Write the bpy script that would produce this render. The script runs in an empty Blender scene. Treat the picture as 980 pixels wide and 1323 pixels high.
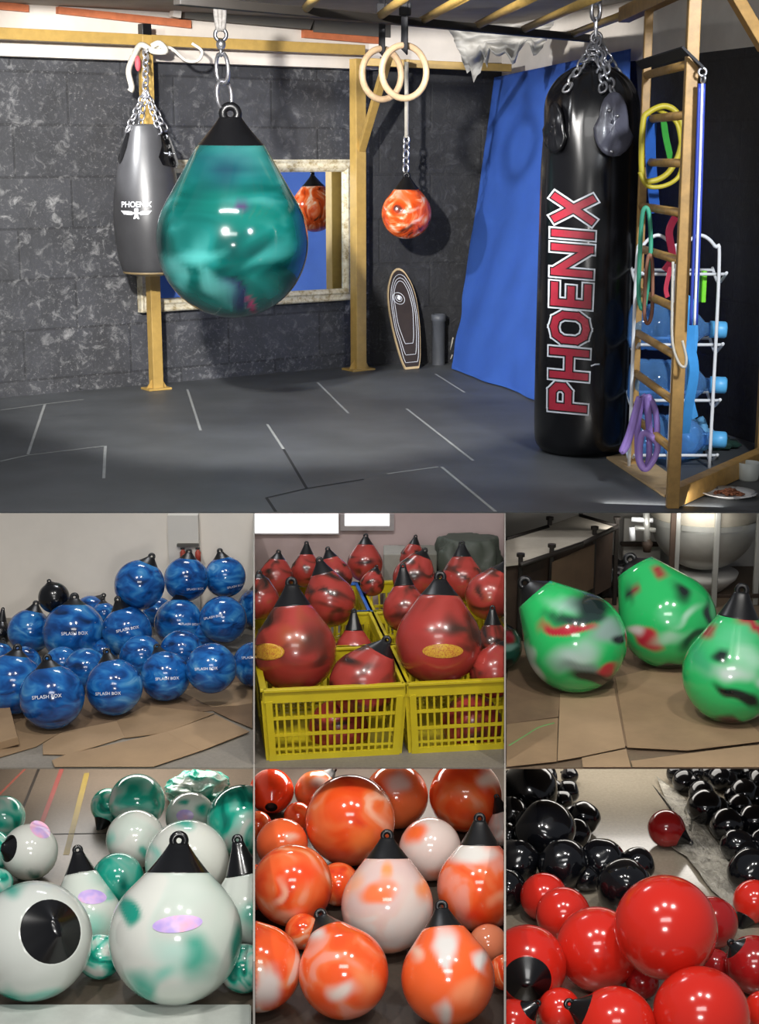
import bpy, bmesh, math, random
from mathutils import Vector, Matrix, noise
random.seed(7)
V = Vector
R = math.radians
# ------------------------------------------------------------------ camera
SC = bpy.context.scene
COL = SC.collection
F_PX = 2000.0
PITCH = R(13.0)
CZ = 2.75                       # camera height above the lowest floor
Z_MID = CZ - 2.305              # floor of the middle terrace
Z_UP = CZ - 1.75                # floor of the upper room
Y_MID = 5.60                    # front edge of the middle terrace
Y_UP = 1.75 / math.tan(PITCH)   # front edge of the upper room
CAM = V((0, 0, CZ))
FW = V((0, math.cos(PITCH), -math.sin(PITCH)))
UP = V((0, math.sin(PITCH), math.cos(PITCH)))
RT = V((1, 0, 0))
cd = bpy.data.cameras.new('camera')
cd.sensor_fit = 'VERTICAL'; cd.sensor_height = 36.0; cd.lens = F_PX / 1323 * 36.0
cd.clip_start = 0.05
cam = bpy.data.objects.new('camera', cd); COL.objects.link(cam)
cam.location = CAM; cam.rotation_euler = (math.pi / 2 - PITCH, 0, 0)
SC.camera = cam
# ------------------------------------------------------------------ light
SC.view_settings.view_transform = 'Standard'
SC.view_settings.look = 'None'
SC.view_settings.exposure = 0.0
SC.view_settings.gamma = 1.0
SC.view_settings.use_curve_mapping = False
w = bpy.data.worlds.new('world'); SC.world = w; w.use_nodes = True
w.node_tree.nodes['Background'].inputs[0].default_value = (0.86, 0.9, 1.0, 1)
w.node_tree.nodes['Background'].inputs[1].default_value = 0.18

def aim(o, target):
    o.rotation_euler = (V(target) - o.location).to_track_quat('-Z', 'Y').to_euler()

def area(name, loc, target, sx, sy, power, col=(1, 1, 1)):
    l = bpy.data.lights.new(name, 'AREA'); l.shape = 'RECTANGLE'; l.size = sx; l.size_y = sy
    l.energy = power; l.color = col
    o = bpy.data.objects.new(name, l); COL.objects.link(o); o.location = loc; aim(o, target)
    return o

def spot(name, loc, target, ang, power, rad, col=(1, 1, 1), blend=0.3):
    l = bpy.data.lights.new(name, 'SPOT'); l.spot_size = R(ang); l.spot_blend = blend
    l.energy = power; l.shadow_soft_size = rad; l.color = col
    o = bpy.data.objects.new(name, l); COL.objects.link(o); o.location = loc; aim(o, target)
    return o

# key and fill lights added above and in front of the two lower terraces
spot('added_key_left', (-1.6, 2.8, 5.6), (-0.95, 5.5, 0.3), 52, 470, 0.14, (1, 0.97, 0.92), 0.5)
spot('added_key_mid', (0.3, 3.4, 5.7), (0.1, 5.5, 0.3), 52, 330, 0.14, (1, 0.97, 0.93), 0.5)
spot('added_key_right', (1.9, 3.0, 5.6), (1.0, 5.3, 0.2), 45, 440, 0.14, (1, 0.96, 0.9), 0.5)
area('added_front_fill', (0.0, 0.2, 4.6), (0, 5.6, 0.2), 2.4, 0.9, 75, (1, 0.98, 0.95))
area('added_low_fill', (0.1, 0.9, 1.95), (0, 6.6, 0.1), 0.55, 0.3, 42, (1, 0.98, 0.95))  # added low fill that reaches under the middle terrace
# fill lights added under the front edges of the two upper floors
area('added_soffit_fill_left', (-1.1, 6.6, Z_MID - 0.02), (-1.1, 6.6, 0), 0.9, 0.5, 12, (1, 0.96, 0.9))
area('added_soffit_fill_mid', (0.0, 6.6, Z_MID - 0.02), (0.0, 6.6, 0), 0.8, 0.5, 20, (1, 0.93, 0.86))
area('added_soffit_fill_right', (1.1, 6.6, Z_MID - 0.02), (1.1, 6.6, 0), 0.9, 0.5, 9, (1, 0.95, 0.88))
area('added_niche_fill', (1.45, 7.72, Z_UP - 0.02), (1.55, 8.4, Z_MID + 0.15), 0.6, 0.2, 2.6, (1, 0.97, 0.92))  # added fill to brighten the dark niche
# lamps of the upper room, then added wall and floor fills
spot('room_lamp_key', (-1.35, 4.6, CZ + 1.12), (-0.5, 11.5, CZ - 0.5), 46, 3000, 0.09, (1, 0.97, 0.93))
spot('room_lamp_left', (-2.68, 10.0, CZ + 0.98), (0.5, 12.6, CZ - 0.6), 50, 430, 0.05, (0.97, 0.98, 1))
spot('room_lamp_right', (2.2, 5.0, CZ + 1.2), (0.9, 9.6, CZ - 0.9), 40, 700, 0.2, (0.9, 0.94, 1))
spot('added_wall_fill', (-2.1, 8.1, CZ + 1.0), (-2.3, 11.6, CZ - 0.35), 74, 260, 0.08, (1, 0.98, 0.95), 0.8)  # added to brighten the left wall
area('added_floor_fill', (-0.9, 8.3, CZ + 1.0), (-0.9, 8.8, Z_UP), 0.9, 0.12, 34, (0.95, 0.97, 1))  # added to brighten the front part of the floor

# ------------------------------------------------------------------ geometry from the view
def ray(px, py):
    return FW + RT * ((px - 490) / F_PX) + UP * ((661.5 - py) / F_PX)
def pY(px, py, Y):
    d = ray(px, py); return CAM + d * (Y / d.y)
def pZ(px, py, z):
    d = ray(px, py); return CAM + d * ((z - CZ) / d.z)
def pPl(px, py, p0, n):
    d = ray(px, py); return CAM + d * ((p0 - CAM).dot(n) / d.dot(n))
def dep(P): return (P - CAM).dot(FW)
def W(px, P): return px * dep(P) / F_PX      # pixels to metres at P

# ------------------------------------------------------------------ materials
def lin(h):
    h = h.lstrip('#'); o = []
    for i in (0, 2, 4):
        c = int(h[i:i + 2], 16) / 255
        o.append(c / 12.92 if c <= 0.04045 else ((c + 0.055) / 1.055) ** 2.4)
    return (*o, 1.0)

class NT:
    def __init__(s, name):
        s.m = bpy.data.materials.new(name); s.m.use_nodes = True
        s.t = s.m.node_tree; s.b = s.t.nodes['Principled BSDF']
    def n(s, kind, **kw):
        x = s.t.nodes.new('ShaderNode' + kind)
        for k, v in kw.items(): setattr(x, k, v)
        return x
    def l(s, a, b): s.t.links.new(a, b)
    def ramp(s, fac, stops, interp='LINEAR'):
        r = s.n('ValToRGB'); r.color_ramp.interpolation = interp
        e = r.color_ramp.elements
        while len(e) < len(stops): e.new(0.5)
        for q, (p, c) in zip(e, stops): q.position = p; q.color = c if not isinstance(c, str) else lin(c)
        s.l(fac, r.inputs[0]); return r.outputs[0]
    def mix(s, fac, a, b, mode='MIX'):
        m = s.n('Mix', data_type='RGBA', blend_type=mode)
        if isinstance(fac, (int, float)): m.inputs[0].default_value = fac
        else: s.l(fac, m.inputs[0])
        for v, i in ((a, 6), (b, 7)):
            if isinstance(v, str): m.inputs[i].default_value = lin(v)
            elif isinstance(v, tuple): m.inputs[i].default_value = v
            else: s.l(v, m.inputs[i])
        return m.outputs[2]
    def noise(s, vec, scale, detail=4, rough=0.5, dist=0.0):
        x = s.n('TexNoise'); x.inputs['Scale'].default_value = scale
        x.inputs['Detail'].default_value = detail; x.inputs['Roughness'].default_value = rough
        x.inputs['Distortion'].default_value = dist
        if vec is not None: s.l(vec, x.inputs['Vector'])
        return x.outputs['Fac']
    def bump(s, h, strength=0.3, d=0.01):
        b = s.n('Bump'); b.inputs['Strength'].default_value = strength; b.inputs['Distance'].default_value = d
        s.l(h, b.inputs['Height']); s.l(b.outputs[0], s.b.inputs['Normal'])
    def base(s, c):
        if isinstance(c, str): s.b.inputs['Base Color'].default_value = lin(c)
        else: s.l(c, s.b.inputs['Base Color'])
    def set(s, **kw):
        for k, v in kw.items(): s.b.inputs[k.replace('_', ' ')].default_value = v

def obco(s): return s.n('TexCoord').outputs['Object']

def pm(name, col, rough=0.5, metal=0.0, var=0.12, scale=9, bump=0.0, bscale=60, coat=0.0, spec=None):
    s = NT(name); c = lin(col)
    f = s.noise(obco(s), scale, 5, 0.6)
    d = tuple(max(0, x * (1 - var)) for x in c[:3]) + (1,); u = tuple(min(1, x * (1 + var)) for x in c[:3]) + (1,)
    s.base(s.ramp(f, [(0.3, d), (0.7, u)]))
    s.set(Roughness=rough, Metallic=metal, Coat_Weight=coat)
    if spec is not None: s.b.inputs['Specular IOR Level'].default_value = spec
    if bump: s.bump(s.noise(obco(s), bscale, 4), bump, 0.004)
    return s.m

def marble(name, stops, scale=1.6, dist=1.2, rough=0.16, coat=0.35, detail=2.0, stretch=(1, 1, 1), bump=0.0):
    """glossy vinyl with cloudy swirls; 'blot' adds the thing's own printed blotches"""
    s = NT(name)
    tc = s.n('TexCoord'); oi = s.n('ObjectInfo')
    mul = s.n('VectorMath', operation='SCALE'); mul.inputs[0].default_value = (17.3, 9.1, 13.7)
    s.l(oi.outputs['Random'], mul.inputs['Scale'])
    st = s.n('VectorMath', operation='MULTIPLY'); st.inputs[1].default_value = stretch
    s.l(tc.outputs['Generated'], st.inputs[0])
    add = s.n('VectorMath', operation='ADD'); s.l(st.outputs[0], add.inputs[0]); s.l(mul.outputs[0], add.inputs[1])
    f = s.noise(add.outputs[0], scale, detail, 0.5, dist)
    c = s.ramp(f, stops)
    a = s.n('Attribute'); a.attribute_name = 'blot'
    c = s.mix(a.outputs['Alpha'], c, a.outputs['Color'])
    s.base(c); s.set(Roughness=rough, Coat_Weight=coat, Coat_Roughness=0.05)
    if bump: s.bump(s.noise(add.outputs[0], 3.0, 2), bump, 0.02)
    return s.m

M = {}
M['black_vinyl'] = pm('black_vinyl', '#0c0c0e', 0.22, 0, 0.2, 5, coat=0.25)
M['black_rubber'] = pm('black_rubber', '#101012', 0.34, 0, 0.2, 8, 0.1, 40)
M['gold_paint'] = pm('gold_paint', '#b0904e', 0.45, 0.0, 0.12, 14, 0.08, 60)
M['gold_wood'] = pm('gold_wood', '#a07c44', 0.5, 0, 0.2, 20, 0.1, 60)
M['steel'] = pm('steel', '#c8c8cc', 0.28, 0.9, 0.15, 30)
M['rope_white'] = pm('rope_white', '#b9b3a6', 0.8, 0, 0.1, 50, 0.3, 90)
M['strap_black'] = pm('strap_black', '#15151a', 0.7, 0, 0.2, 60)
M['ring_wood'] = pm('ring_wood', '#b89c7c', 0.5, 0, 0.15, 25)
M['white_metal'] = pm('white_metal', '#e2e4e6', 0.35, 0, 0.04, 20)
M['white_print'] = pm('white_print', '#dfe3ea', 0.5, 0, 0.05, 20)
M['red_print'] = pm('red_print', '#a82a3c', 0.45, 0, 0.12, 14)
M['black_print'] = pm('black_print', '#0b0b0d', 0.5)
M['card'] = pm('card', '#8f7659', 0.85, 0, 0.14, 5, 0.2, 30)
M['card_light'] = pm('card_light', '#9c8264', 0.85, 0, 0.12, 4, 0.2, 30)
M['card_dark'] = pm('card_dark', '#78614a', 0.85, 0, 0.16, 6, 0.2, 30)
M['yellow_plastic'] = pm('yellow_plastic', '#b7a61a', 0.4, 0, 0.08, 8)
M['blue_plastic'] = pm('blue_plastic', '#2f66b8', 0.4)
M['plaster_white'] = pm('plaster_white', '#d6cec4', 0.9, 0, 0.09, 3, 0.2, 20)
M['board_grey'] = pm('board_grey', '#5a5752', 0.8, 0, 0.1, 4)

# ------------------------------------------------------------------ builders
def mk(name, bm, mat, parent=None, smooth=True, kind=None):
    if parent is not None:
        bm.transform(Matrix.Translation(-parent['_w'] if isinstance(parent, dict) else -wloc(parent)))
    me = bpy.data.meshes.new(name); bm.normal_update(); bm.to_mesh(me); bm.free()
    for m in (mat if isinstance(mat, (list, tuple)) else [mat]): me.materials.append(m)
    if smooth:
        for p in me.polygons: p.use_smooth = True
    o = bpy.data.objects.new(name, me); COL.objects.link(o)
    if parent is not None: o.parent = parent
    if kind: o['kind'] = kind
    return o
def wloc(o):
    p = V(o.location)
    while o.parent: o = o.parent; p += V(o.location)
    return p
def thing(name, label, cat, loc, group=None):
    o = bpy.data.objects.new(name, None); COL.objects.link(o); o.location = loc
    o.empty_display_size = 0.05
    return tag(o, label, cat, group)
def tag(o, label, cat, group=None):
    o['label'] = label; o['category'] = cat
    if group: o['group'] = group
    return o
def part_label(o, l): o['label'] = l; return o
def center_origin(o):
    me = o.data; n = len(me.vertices)
    lo = V((min(v.co.x for v in me.vertices), min(v.co.y for v in me.vertices), min(v.co.z for v in me.vertices)))
    hi = V((max(v.co.x for v in me.vertices), max(v.co.y for v in me.vertices), 0))
    c = V(((lo.x + hi.x) / 2, (lo.y + hi.y) / 2, lo.z))
    me.transform(Matrix.Translation(-c)); o.location = V(o.location) + c
    return o
def solo(name, bm, mat, label, cat, group=None, smooth=True):
    return tag(center_origin(mk(name, bm, mat, None, smooth)), label, cat, group)
def struct(name, bm, mat, smooth=False): return mk(name, bm, mat, None, smooth, 'structure')
NB = bmesh.new

def quad(bm, pts, mi=0):
    f = bm.faces.new([bm.verts.new(p) for p in pts]); f.material_index = mi; return f
def box_axes(bm, c, ax, ay, az, bev=0.0):
    """box centred at c with half-extent vectors"""
    c = V(c); vs = []
    t = bmesh.new()
    for i in (-1, 1):
        for j in (-1, 1):
            for k in (-1, 1): vs.append(t.verts.new(c + ax * i + ay * j + az * k))
    for q in ((0, 1, 3, 2), (4, 6, 7, 5), (0, 4, 5, 1), (2, 3, 7, 6), (0, 2, 6, 4), (1, 5, 7, 3)):
        t.faces.new([vs[i] for i in q])
    bmesh.ops.recalc_face_normals(t, faces=t.faces)
    if bev: bmesh.ops.bevel(t, geom=list(t.edges), offset=bev, segments=2, affect='EDGES', profile=0.5)
    merge(bm, t)
def merge(bm, t):
    me = bpy.data.meshes.new('tmp'); t.to_mesh(me); t.free(); bm.from_mesh(me); bpy.data.meshes.remove(me)
def box(bm, lo, hi, bev=0.0):
    lo, hi = V(lo), V(hi); h = (hi - lo) / 2
    box_axes(bm, (lo + hi) / 2, V((h.x, 0, 0)), V((0, h.y, 0)), V((0, 0, h.z)), bev)
def beam(bm, a, b, wd, ht, up=V((0, 0, 1)), bev=0.004):
    """square-section bar from a to b: wd across, ht along up"""
    a, b = V(a), V(b); d = (b - a); L = d.length; d.normalize()
    x = d.cross(up)
    if x.length < 1e-4: x = d.cross(V((0, 1, 0)))
    x.normalize(); u = x.cross(d).normalized()
    box_axes(bm, (a + b) / 2, d * (L / 2), x * (wd / 2), u * (ht / 2), bev)
def tube(bm, pts, r, seg=10, closed=False, caps=True, flat=None):
    """round tube along a polyline; flat=(w,h) makes a band"""
    pts = [V(p) for p in pts]; n = len(pts); rings = []
    tan = []
    for i in range(n):
        a = pts[(i - 1) % n] if (closed or i > 0) else pts[i]
        b = pts[(i + 1) % n] if (closed or i < n - 1) else pts[i]
        t = (b - a); tan.append(t.normalized() if t.length > 1e-9 else V((0, 0, 1)))
    nrm = tan[0].orthogonal().normalized()
    rr = r if isinstance(r, (list, tuple)) else [r] * n
    for i in range(n):
        if i: 
            q = tan[i - 1].rotation_difference(tan[i]); nrm = (q @ nrm).normalized()
        bi = tan[i].cross(nrm).normalized()
        if flat:
            ring = [bm.verts.new(pts[i] + nrm * (flat[0] / 2 * sx) + bi * (flat[1] / 2 * sy)) for sx, sy in ((-1, -1), (1, -1), (1, 1), (-1, 1))]
        else:
            ring = [bm.verts.new(pts[i] + (nrm * math.cos(2 * math.pi * k / seg) + bi * math.sin(2 * math.pi * k / seg)) * rr[i]) for k in range(seg)]
        rings.append(ring)
    m = len(rings[0])
    for i in range(n if closed else n - 1):
        A, B = rings[i], rings[(i + 1) % n]
        off = 0
        if closed and i == n - 1:
            best = 1e9
            for o_ in range(m):
                dd = sum((A[k].co - B[(k + o_) % m].co).length for k in range(m))
                if dd < best: best, off = dd, o_
        for k in range(m):
            bm.faces.new((A[k], A[(k + 1) % m], B[(k + 1 + off) % m], B[(k + off) % m]))
    if caps and not closed:
        bm.faces.new(list(reversed(rings[0]))); bm.faces.new(rings[-1])
def curve(pts, n=8, closed=False):
    """Catmull-Rom through pts"""
    pts = [V(p) for p in pts]; out = []; N = len(pts)
    g = (lambda i: pts[i % N]) if closed else (lambda i: pts[max(0, min(N - 1, i))])
    for i in range(N if closed else N - 1):
        p0, p1, p2, p3 = g(i - 1), g(i), g(i + 1), g(i + 2)
        for k in range(n):
            t = k / n
            out.append(0.5 * ((2 * p1) + (p2 - p0) * t + (2 * p0 - 5 * p1 + 4 * p2 - p3) * t * t + (3 * p1 - p0 - 3 * p2 + p3) * t ** 3))
    if not closed: out.append(pts[-1])
    return out
def lathe(bm, c, axis, prof, seg=48, x=None, close=True):
    """prof: list of (height along axis, radius)"""
    z = V(axis).normalized(); x = V(x).normalized() if x is not None else z.orthogonal().normalized(); y = z.cross(x)
    rings = []
    for h, r in prof:
        if r < 1e-5: rings.append([bm.verts.new(V(c) + z * h)])
        else: rings.append([bm.verts.new(V(c) + z * h + (x * math.cos(2 * math.pi * k / seg) + y * math.sin(2 * math.pi * k / seg)) * r) for k in range(seg)])
    for A, B in zip(rings, rings[1:]):
        for k in range(seg):
            k2 = (k + 1) % seg
            if len(A) == 1 and len(B) == 1: continue
            if len(A) == 1: bm.faces.new((A[0], B[k2], B[k]))
            elif len(B) == 1: bm.faces.new((A[k], A[k2], B[0]))
            else: bm.faces.new((A[k], A[k2], B[k2], B[k]))
    if close:
        if len(rings[0]) > 1: bm.faces.new(list(reversed(rings[0])))
        if len(rings[-1]) > 1: bm.faces.new(rings[-1])
def smooth_prof(p, n=6):
    c = curve([V((a, b, 0)) for a, b in p], n); return [(q.x, max(0.0, q.y)) for q in c]
def torus(bm, c, nrm, R_, r, seg=28, s2=10, sx=1.0, x=None):
    n = V(nrm).normalized(); x = V(x).normalized() if x is not None else n.orthogonal().normalized(); y = n.cross(x)
    tube(bm, [V(c) + x * (math.cos(2 * math.pi * k / seg) * R_ * sx) + y * (math.sin(2 * math.pi * k / seg) * R_) for k in range(seg)], r, s2, True)
def chain(bm, a, b, L, wire, wd=None, phase=0):
    """oval links from a to b"""
    a, b = V(a), V(b); d = b - a; n = max(1, round(d.length / (L - 2 * wire))); st = d.length / n
    d.normalize(); u = d.orthogonal().normalized(); v = d.cross(u); wd = wd or L * 0.36
    for i in range(n):
        c = a + d * (st * (i + 0.5)); s = u if (i + phase) % 2 else v
        h = st / 2 + wire * 0.8
        pts = []
        for k in range(16):
            t = 2 * math.pi * k / 16
            pts.append(c + d * (h * math.sin(t)) + s * (wd * math.copysign(abs(math.cos(t)) ** 0.7, math.cos(t))))
        tube(bm, pts, wire, 6, True)
def ellipsoid(bm, c, rx, ry, rz, seg=24, rings=14, rot=None):
    t = bmesh.new(); bmesh.ops.create_uvsphere(t, u_segments=seg, v_segments=rings, radius=1)
    m = Matrix.Translation(V(c)) @ (rot.to_4x4() if rot else Matrix()) @ Matrix.Diagonal((rx, ry, rz, 1))
    t.transform(m); merge(bm, t)
def text_mesh(s, size=1.0, offset=0.0, spacing=1.0, xs=1.0):
    """flat lettering as (verts, faces), centred"""
    cu = bpy.data.curves.new('t', 'FONT'); cu.body = s; cu.size = size; cu.offset = offset; cu.space_character = spacing
    cu.align_x = 'CENTER'; cu.align_y = 'CENTER'; cu.resolution_u = 3
    o = bpy.data.objects.new('t', cu); COL.objects.link(o)
    dg = bpy.context.evaluated_depsgraph_get(); me = o.evaluated_get(dg).to_mesh()
    vs = [V((v.co.x * xs, v.co.y, 0)) for v in me.vertices]; fs = [tuple(p.vertices) for p in me.polygons]
    o.evaluated_get(dg).to_mesh_clear(); bpy.data.objects.remove(o); bpy.data.curves.remove(cu)
    return vs, fs
def put_mesh(bm, vs, fs, fn):
    q = [bm.verts.new(fn(v)) for v in vs]
    for f in fs:
        try: bm.faces.new([q[i] for i in f])
        except ValueError: pass
def prism(bm, pts, d):
    """polygon pts swept by vector d"""
    a = [bm.verts.new(V(p)) for p in pts]; b = [bm.verts.new(V(p) + V(d)) for p in pts]; n = len(a)
    bm.faces.new(list(reversed(a))); bm.faces.new(b)
    for i in range(n): bm.faces.new((a[i], a[(i + 1) % n], b[(i + 1) % n], b[i]))
    bmesh.ops.recalc_face_normals(bm, faces=bm.faces)

# side planes of the compartments: (point, normal pointing to +x)
def side_plane(px):
    d = ray(px, 661.5); n = d.cross(UP); n = n if n.x > 0 else -n
    return CAM, n.normalized()
SIDE = {328: side_plane(328), 652: side_plane(652)}
def px_side(px, Y, z):      # x on a side plane
    p0, n = SIDE[px]; return p0.x - (n.y * (Y - p0.y) + n.z * (z - p0.z)) / n.x
def cut(bm, px, keep, gap=0.004):
    p0, n = SIDE[px]
    n = n if keep < 0 else -n           # n points away from the kept side
    bmesh.ops.bisect_plane(bm, geom=bm.verts[:] + bm.edges[:] + bm.faces[:], dist=1e-6, plane_co=p0 - n * gap, plane_no=n, clear_outer=True)
    ed = [e for e in bm.edges if e.is_boundary]
    if ed: bmesh.ops.holes_fill(bm, edges=ed, sides=0)

# ------------------------------------------------------------------ the bags
PLACED = []        # (centre, radius, room) of bodies already set down
def solve(px, py, r, z0, room, ymax, mode):
    def at(Y):
        P = pY(px, py, Y); return P, W(r, P)
    lo, hi = 3.0, ymax
    P, rr = at(ymax - W(r, pY(px, py, ymax)))
    if P.z - rr < z0:                    # the floor stops it before the wall does
        for _ in range(50):
            m = (lo + hi) / 2; P, rr = at(m)
            if P.z - rr < z0: hi = m
            else: lo = m
        Y = lo
        onfloor = True
    else:
        Y = ymax - rr; onfloor = False
    def pen(Y):
        P, rr = at(Y); worst = 0
        for c, q, rm in PLACED:
            if rm == room: worst = max(worst, (rr + q) * 0.985 - (P - c).length)
        return worst
    if pen(Y) > 0:
        while pen(Y) > 0 and Y > 3.2: Y -= 0.01
    elif not onfloor:
        y0 = Y
        while pen(Y - 0.01) <= 0 and Y > y0 - 1.6: Y -= 0.01
        if Y <= y0 - 1.6: Y = y0
    return at(Y)

def on_floor(px, py, r, z0, room, ymax):
    lo, hi = 3.0, ymax
    for _ in range(50):
        m = (lo + hi) / 2; P = pY(px, py, m)
        if P.z - W(r, P) < z0: hi = m
        else: lo = m
    P = pY(px, py, lo); rr = W(r, P)
    return P, rr, max([0] + [rr + q - (P - c).length for c, q, rm in PLACED if rm == room])

def bag(room, px, py, r, mat, ax, label, z0, ymax, phi=45, br=0.47, tip=1.57, capmat=None, blots=(), seg=None, group=None,
        text=None, badge=None, cuts=(), cat='punching bag', name='teardrop_bag', mode='', squash=1.0, Y=None, cap=True, dent=0):
    """a vinyl water bag: a ball that runs into a cone, closed by a rubber cap with an eye"""
    if Y is None and mode == 'shrink':
        for q in range(8):
            s_ = 1 - 0.03 * q
            P, rr, pen = on_floor(px, py - r * (1 - s_), r * s_, z0, room, ymax)
            if pen < 0.26 * rr: break
    elif Y is None: P, rr = solve(px, py, r, z0, room, ymax, mode)
    else: P = pY(px, py, Y); rr = W(r, P)
    PLACED.append((P, rr, room))
    tw = (CAM - P).normalized(); rx = V((1, 0, 0)); rx = (rx - tw * rx.dot(tw)).normalized(); uy = tw.cross(rx).normalized()
    if uy.z < 0: uy = -uy
    ax = (rx * ax[0] + uy * ax[1] + tw * ax[2]).normalized()
    X = ax.cross(tw)
    X = X.normalized() if X.length > 0.2 else (rx - ax * rx.dot(ax)).normalized()
    seg = seg or (72 if r > 45 else 56 if r > 28 else 40)
    ph = R(phi); br = min(br, math.sin(ph) * 0.985)
    zb = (1 - br * math.sin(ph)) / math.cos(ph)
    prof = []
    n = seg // 2
    for i in range(n + 1):
        t = math.pi - (math.pi - ph) * i / n
        prof.append((math.cos(t), math.sin(t)))
    prof[0] = (-1, 0)
    z1, r1 = prof[-1]
    for i in range(1, 6):
        k = i / 5; prof.append((z1 + (zb - z1) * k, r1 + (br - r1) * k))
    base = V((P.x, P.y, P.z - rr))
    root = thing(name, label, cat, base, group)
    bm = NB(); lathe(bm, P, ax, [(h * rr, q * rr * (1 if h > 0 else 1)) for h, q in prof], seg, X)
    if squash != 1.0:
        for v in bm.verts: v.co = P + (v.co - P) - uy * ((v.co - P).dot(uy) * (1 - squash))
    if dent:
        for v in bm.verts:
            q = (v.co - P) / rr
            v.co += (v.co - P) * (dent * (noise.noise(q * 1.3 + V((px, py, 0)) * 0.37)))
    for (cp, keep) in cuts: cut(bm, cp, keep)
    if True:
        lay = bm.verts.layers.float_color.new('blot')
        for v in bm.verts:
            v[lay] = (0, 0, 0, 0)
            if not blots: continue
            q = (v.co - P) / rr
            if q.dot(tw) < -0.05: continue
            u_, v_ = q.dot(rx), q.dot(uy)
            wob = noise.noise(V((u_ * 2.6, v_ * 2.6, px * 0.31))) * 0.16
            w2 = noise.noise(V((u_ * 2.6 + 9, v_ * 2.6, px * 0.31))) * 0.16
            col, al = V((0, 0, 0)), 0.0
            for (bu, bv, ru, rv, ang, c, soft, st) in blots:
                du, dv = u_ + wob - bu, v_ + w2 - bv
                ca, sa = math.cos(R(ang)), math.sin(R(ang))
                a_, b_ = (du * ca + dv * sa) / ru, (-du * sa + dv * ca) / rv
                d = math.sqrt(a_ * a_ + b_ * b_)
                k = max(0.0, min(1.0, (1 - d) / soft + 0.0)); k = k * k * (3 - 2 * k) * st
                lc = lin(c)
                if k > 0:
                    na = k + al * (1 - k)
                    col = (V(lc[:3]) * k + col * (al * (1 - k))) / na; al = na
            v[lay] = (col.x, col.y, col.z, al)
    body = mk('bladder', bm, mat, root)
    if cap:
        bm = NB(); s2 = 36 if r > 28 else 24; Yv = ax.cross(X)
        rings = []; m = 12; top = tip - (0.19 if tip > 1.2 else 0.02)
        for i in range(m + 1):
            t = i / m; h = zb - 0.02 + (top - zb + 0.02) * t
            q = (1 - t) ** 1.15
            a = 0.145 + (br + 0.012 - 0.145) * q; b = 0.07 + (br + 0.012 - 0.07) * q
            rings.append([bm.verts.new(P + ax * (h * rr) + (X * (math.cos(2 * math.pi * k / s2) * a) + Yv * (math.sin(2 * math.pi * k / s2) * b)) * rr) for k in range(s2)])
        for A, B in zip(rings, rings[1:]):
            for k in range(s2): bm.faces.new((A[k], A[(k + 1) % s2], B[(k + 1) % s2], B[k]))
        bm.faces.new(rings[-1]); bm.faces.new(list(reversed(rings[0])))
        if tip > 1.2:
            torus(bm, P + ax * ((tip - 0.15) * rr), Yv, 0.095 * rr, 0.056 * rr, 24, 10, 1.0)
        for (cp, keep) in cuts: cut(bm, cp, keep)
        if len(bm.verts) > 3: mk('cap', bm, capmat or M['black_rubber'], root)
        else: bm.free()
    def onball(u, v, lift=1.006):
        s = 1 - min(0.98, u * u + v * v)
        q = rx * u + uy * v + tw * math.sqrt(s)
        # on the cone the surface stands out beyond the ball
        h = q.dot(ax)
        if h > math.cos(ph):
            rad = math.sqrt(max(1e-6, 1 - h * h)); k = 1.0 / (h * math.cos(ph) + rad * math.sin(ph)); q = q * k
        return P + q * (rr * lift)
    if text:
        u0, v0, wd, rot, body_s = text
        vs, fs = TXT(body_s)
        ca, sa = math.cos(R(rot)), math.sin(R(rot)); bm = NB()
        put_mesh(bm, vs, fs, lambda p: onball(u0 + (p.x * ca - p.y * sa) * wd, v0 + (p.x * sa + p.y * ca) * wd))
        for (cp, keep) in cuts: cut(bm, cp, keep)
        if len(bm.verts): mk('printed_lettering', bm, M['white_print'], root, False)
        else: bm.free()
    if badge:
        u0, v0, a, b, rot, bmat = badge
        bm = NB(); rings = []; ca, sa = math.cos(R(rot)), math.sin(R(rot))
        for i in range(6):
            k = i / 5
            rings.append([bm.verts.new(onball(u0 + (math.cos(t) * a * ca - math.sin(t) * b * sa) * k, v0 + (math.cos(t) * a * sa + math.sin(t) * b * ca) * k, 1.008)) for t in [2 * math.pi * j / 32 for j in range(32)]] if i else [bm.verts.new(onball(u0, v0, 1.008))])
        for A, B in zip(rings, rings[1:]):
            for k in range(32):
                if len(A) == 1: bm.faces.new((A[0], B[k], B[(k + 1) % 32]))
                else: bm.faces.new((A[k], B[k], B[(k + 1) % 32], A[(k + 1) % 32]))
        for (cp, keep) in cuts: cut(bm, cp, keep)
        if len(bm.verts): mk('badge', bm, bmat, root)
        else: bm.free()
    return root
_txt = {}
def TXT(s):
    if s not in _txt:
        vs, fs = text_mesh(s, 1.0, 0.012, 1.05)
        wd = max(v.x for v in vs) - min(v.x for v in vs)
        _txt[s] = ([v / wd for v in vs], fs)
    return _txt[s]
# ================================================================== UPPER ROOM: structure
A0 = pZ(0, 514, Z_UP); B0 = pZ(477, 471, Z_UP)
uL = (B0 - A0).normalized(); nL = V((uL.y, -uL.x, 0)).normalized()       # towards the camera
if nL.y > 0: nL = -nL
B1 = pZ(640, 466, Z_UP); D1 = pZ(975, 573, Z_UP)
uR = (D1 - B1).normalized(); nR = V((uR.y, -uR.x, 0)).normalized()
if nR.x > 0: nR = -nR
ZT_L = pPl(230, 80, A0, nL).z; Z_ROOF = CZ + 1.04
def onL(px, py, off=0.0): return pPl(px, py, A0 + nL * off, nL)
def onR(px, py, off=0.0): return pPl(px, py, B1 + nR * off, nR)

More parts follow.
